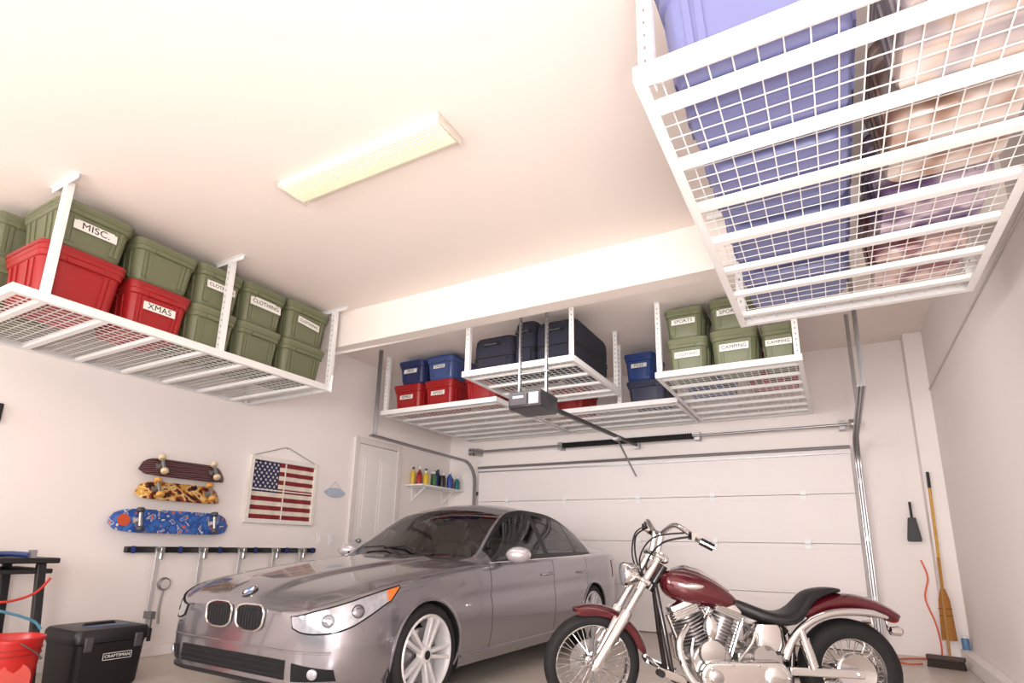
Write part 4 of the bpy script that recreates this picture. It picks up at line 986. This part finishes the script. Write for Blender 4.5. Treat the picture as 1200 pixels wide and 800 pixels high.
for s in(1,-1):
    m=MB(); m.bar((1.60,s*.085,.66),(1.72,s*.09,.42),.012,.02); turn(m.build('fender_stay',chrome_m,moto))
    m=MB(); pts=arc([(.47,s*.14,.42),(.40,s*.142,.56),(.28,s*.142,.66),(.12,s*.142,.715),(-.08,s*.142,.72),(-.22,s*.14,.69)],4)
    m.tube(pts,[.026]*(len(pts)-3)+[.020,.016,.010],10); m.build('fender_strut',chrome_m,moto)
    m=MB(); m.tube([(.30,s*.15,.36),(.36,s*.15,.60)],.024,12); m.tube([(.30,s*.15,.37),(.345,s*.15,.54)],.034,12); m.build('shock_absorber',chrome_m,moto)
    m=MB(); m.cyl((-.24,s*.09,.61),(-.24,s*.15,.61),.009,n=8); m.cyl((-.24,s*.09,.61),(-.23,s*.09,.71),.009,n=8); m.lathe([(.01,-.04),(.026,-.03),(.032,.02),(.030,.03)],Matrix.Translation((-.24,s*.17,.61))@Matrix.Rotation(-pi/2,4,'Y'),16); ts=m.build('turn_signal',chrome_m,moto)
    MB().lathe([(.029,.03),(.02,.042),(.005,.046)],Matrix.Translation((-.24,s*.17,.61))@Matrix.Rotation(-pi/2,4,'Y'),16).build('signal_lens',mat('signal_red',(170,40,30),.2),ts)
m=MB(); m.ball((-.33,0,.67),(.03,.06,.028)); m.build('tail_light',mat('signal_red',(170,40,30),.2),moto)
# headlight
HM=Matrix.Translation((1.48,0,.93))@Matrix.Rotation(pi/2+.05,4,'Y')
hd=turn(MB().lathe([(.012,-.11),(.045,-.095),(.070,-.05),(.082,0),(.086,.03),(.080,.04)],HM,28).build('headlight',chrome_m,moto))
MB().lathe([(.078,.041),(.06,.050),(.02,.055)],HM,28).build('headlight_lens',hl_m,hd)
MB().bar((1.41,0,.89),(1.36,0,.91),.05,.03).build('headlight_bracket',chrome_m,hd)
# handlebar
hb=arc([(1.09,.51,1.17),(1.155,.485,1.205),(1.21,.40,1.26),(1.235,.27,1.29),(1.25,.13,1.245),(1.25,.06,1.22),(1.25,-.06,1.22),(1.25,-.13,1.245),(1.235,-.27,1.29),(1.21,-.40,1.26),(1.155,-.485,1.205),(1.09,-.51,1.17)],4)
hbo=turn(MB().tube(hb,.0175,10).build('handlebar',chrome_m,moto))
for s in(1,-1):
    MB().tube([(1.29,s*.06,1.03),(1.275,s*.06,1.11),(1.25,s*.06,1.222)],[.023,.020,.025],12).build('riser',chrome_m,hbo)
    MB().tube([(1.152,s*.486,1.204),(1.08,s*.515,1.165)],.024,12).build('grip',rub_m,hbo)
    m=MB(); m.box((1.18,s*.46,1.235),(.06,.06,.05)); m.tube([(1.19,s*.47,1.23),(1.17,s*.53,1.205),(1.09,s*.565,1.165)],[.009,.010,.008],8); m.build('lever',chrome_m,hbo)
    m=MB(); m.tube(arc([(1.18,s*.44,1.23),(1.33,s*.28,1.17),(1.38,s*.10,1.0),(1.30,s*.06,.85)]),.007,6); m.build('control_cable',blk_m,hbo)
    m=MB(); m.tube(arc([(1.20,s*.40,1.25),(1.36,s*.20,1.20),(1.42,s*.08,1.04),(1.36,s*.05,.88)]),.006,6); m.build('control_cable',blk_m,hbo)
    m=MB(); m.tube([(1.20,s*.10,.27),(1.32,s*.20,.32)],.016,8); m.cyl((1.32,s*.20,.32),(1.32,s*.31,.33),.022,n=12); m.build('foot_peg',rub_m,moto)
    m=MB(); m.tube([(1.26,s*.17,.30),(1.38,s*.20,.40),(1.42,s*.27,.43)],.010,8); m.build('foot_lever',chrome_m,moto)
    m=MB(); m.bar((1.13,s*.16,.26),(1.33,s*.19,.33),.02,.05); m.build('control_bracket',chrome_m,moto,bevel=.005)
MB().tube([(.72,.13,.20),(.74,.24,.09),(.70,.30,.012)],[.014,.013,.016],8).build('kickstand',chrome_m,moto)
m=MB(); m.ball((1.21,0,1.03),(.035,.045,.03)); m.build('speedometer',chrome_m,hbo)
# ---------------------------------------------------------------- lights
def area(name,loc,tgt,sx,sy,e,col=(1,.95,.9)):
    l=bpy.data.lights.new(name,'AREA'); l.shape='RECTANGLE'; l.size=sx; l.size_y=sy; l.energy=e; l.color=col
    o=bpy.data.objects.new(name,l); COL.objects.link(o); o.location=loc; o.rotation_euler=(Vector(tgt)-Vector(loc)).to_track_quat('-Z','Y').to_euler()
area('key_light',(-1.6,-3.4,1.8),(-2.4,4.0,.8),4,1.8,112,(1,.96,.935))
area('side_light',(-4.4,-2.2,1.7),(1.0,5.5,1.4),1.2,1.6,88,(1,.96,.935))
area('bounce_light',(-.6,.2,.5),(-.9,3.8,3.2),1.8,1.0,13,(1,.955,.925))
area('flash_light',(.3,-.9,1.2),(-.9,6.5,1.0),1.0,.8,112,(1,.965,.945))
area('back_light',(-2.0,3.72,2.55),(-2.2,7.2,1.0),4.2,.2,31,(1,.96,.94))  # fill added below the beam to brighten the back bay; not a fixture
w=bpy.data.worlds.new('world'); SC.world=w; w.use_nodes=True
w.node_tree.nodes['Background'].inputs['Color'].default_value=(1,.97,.955,1); w.node_tree.nodes['Background'].inputs['Strength'].default_value=.70
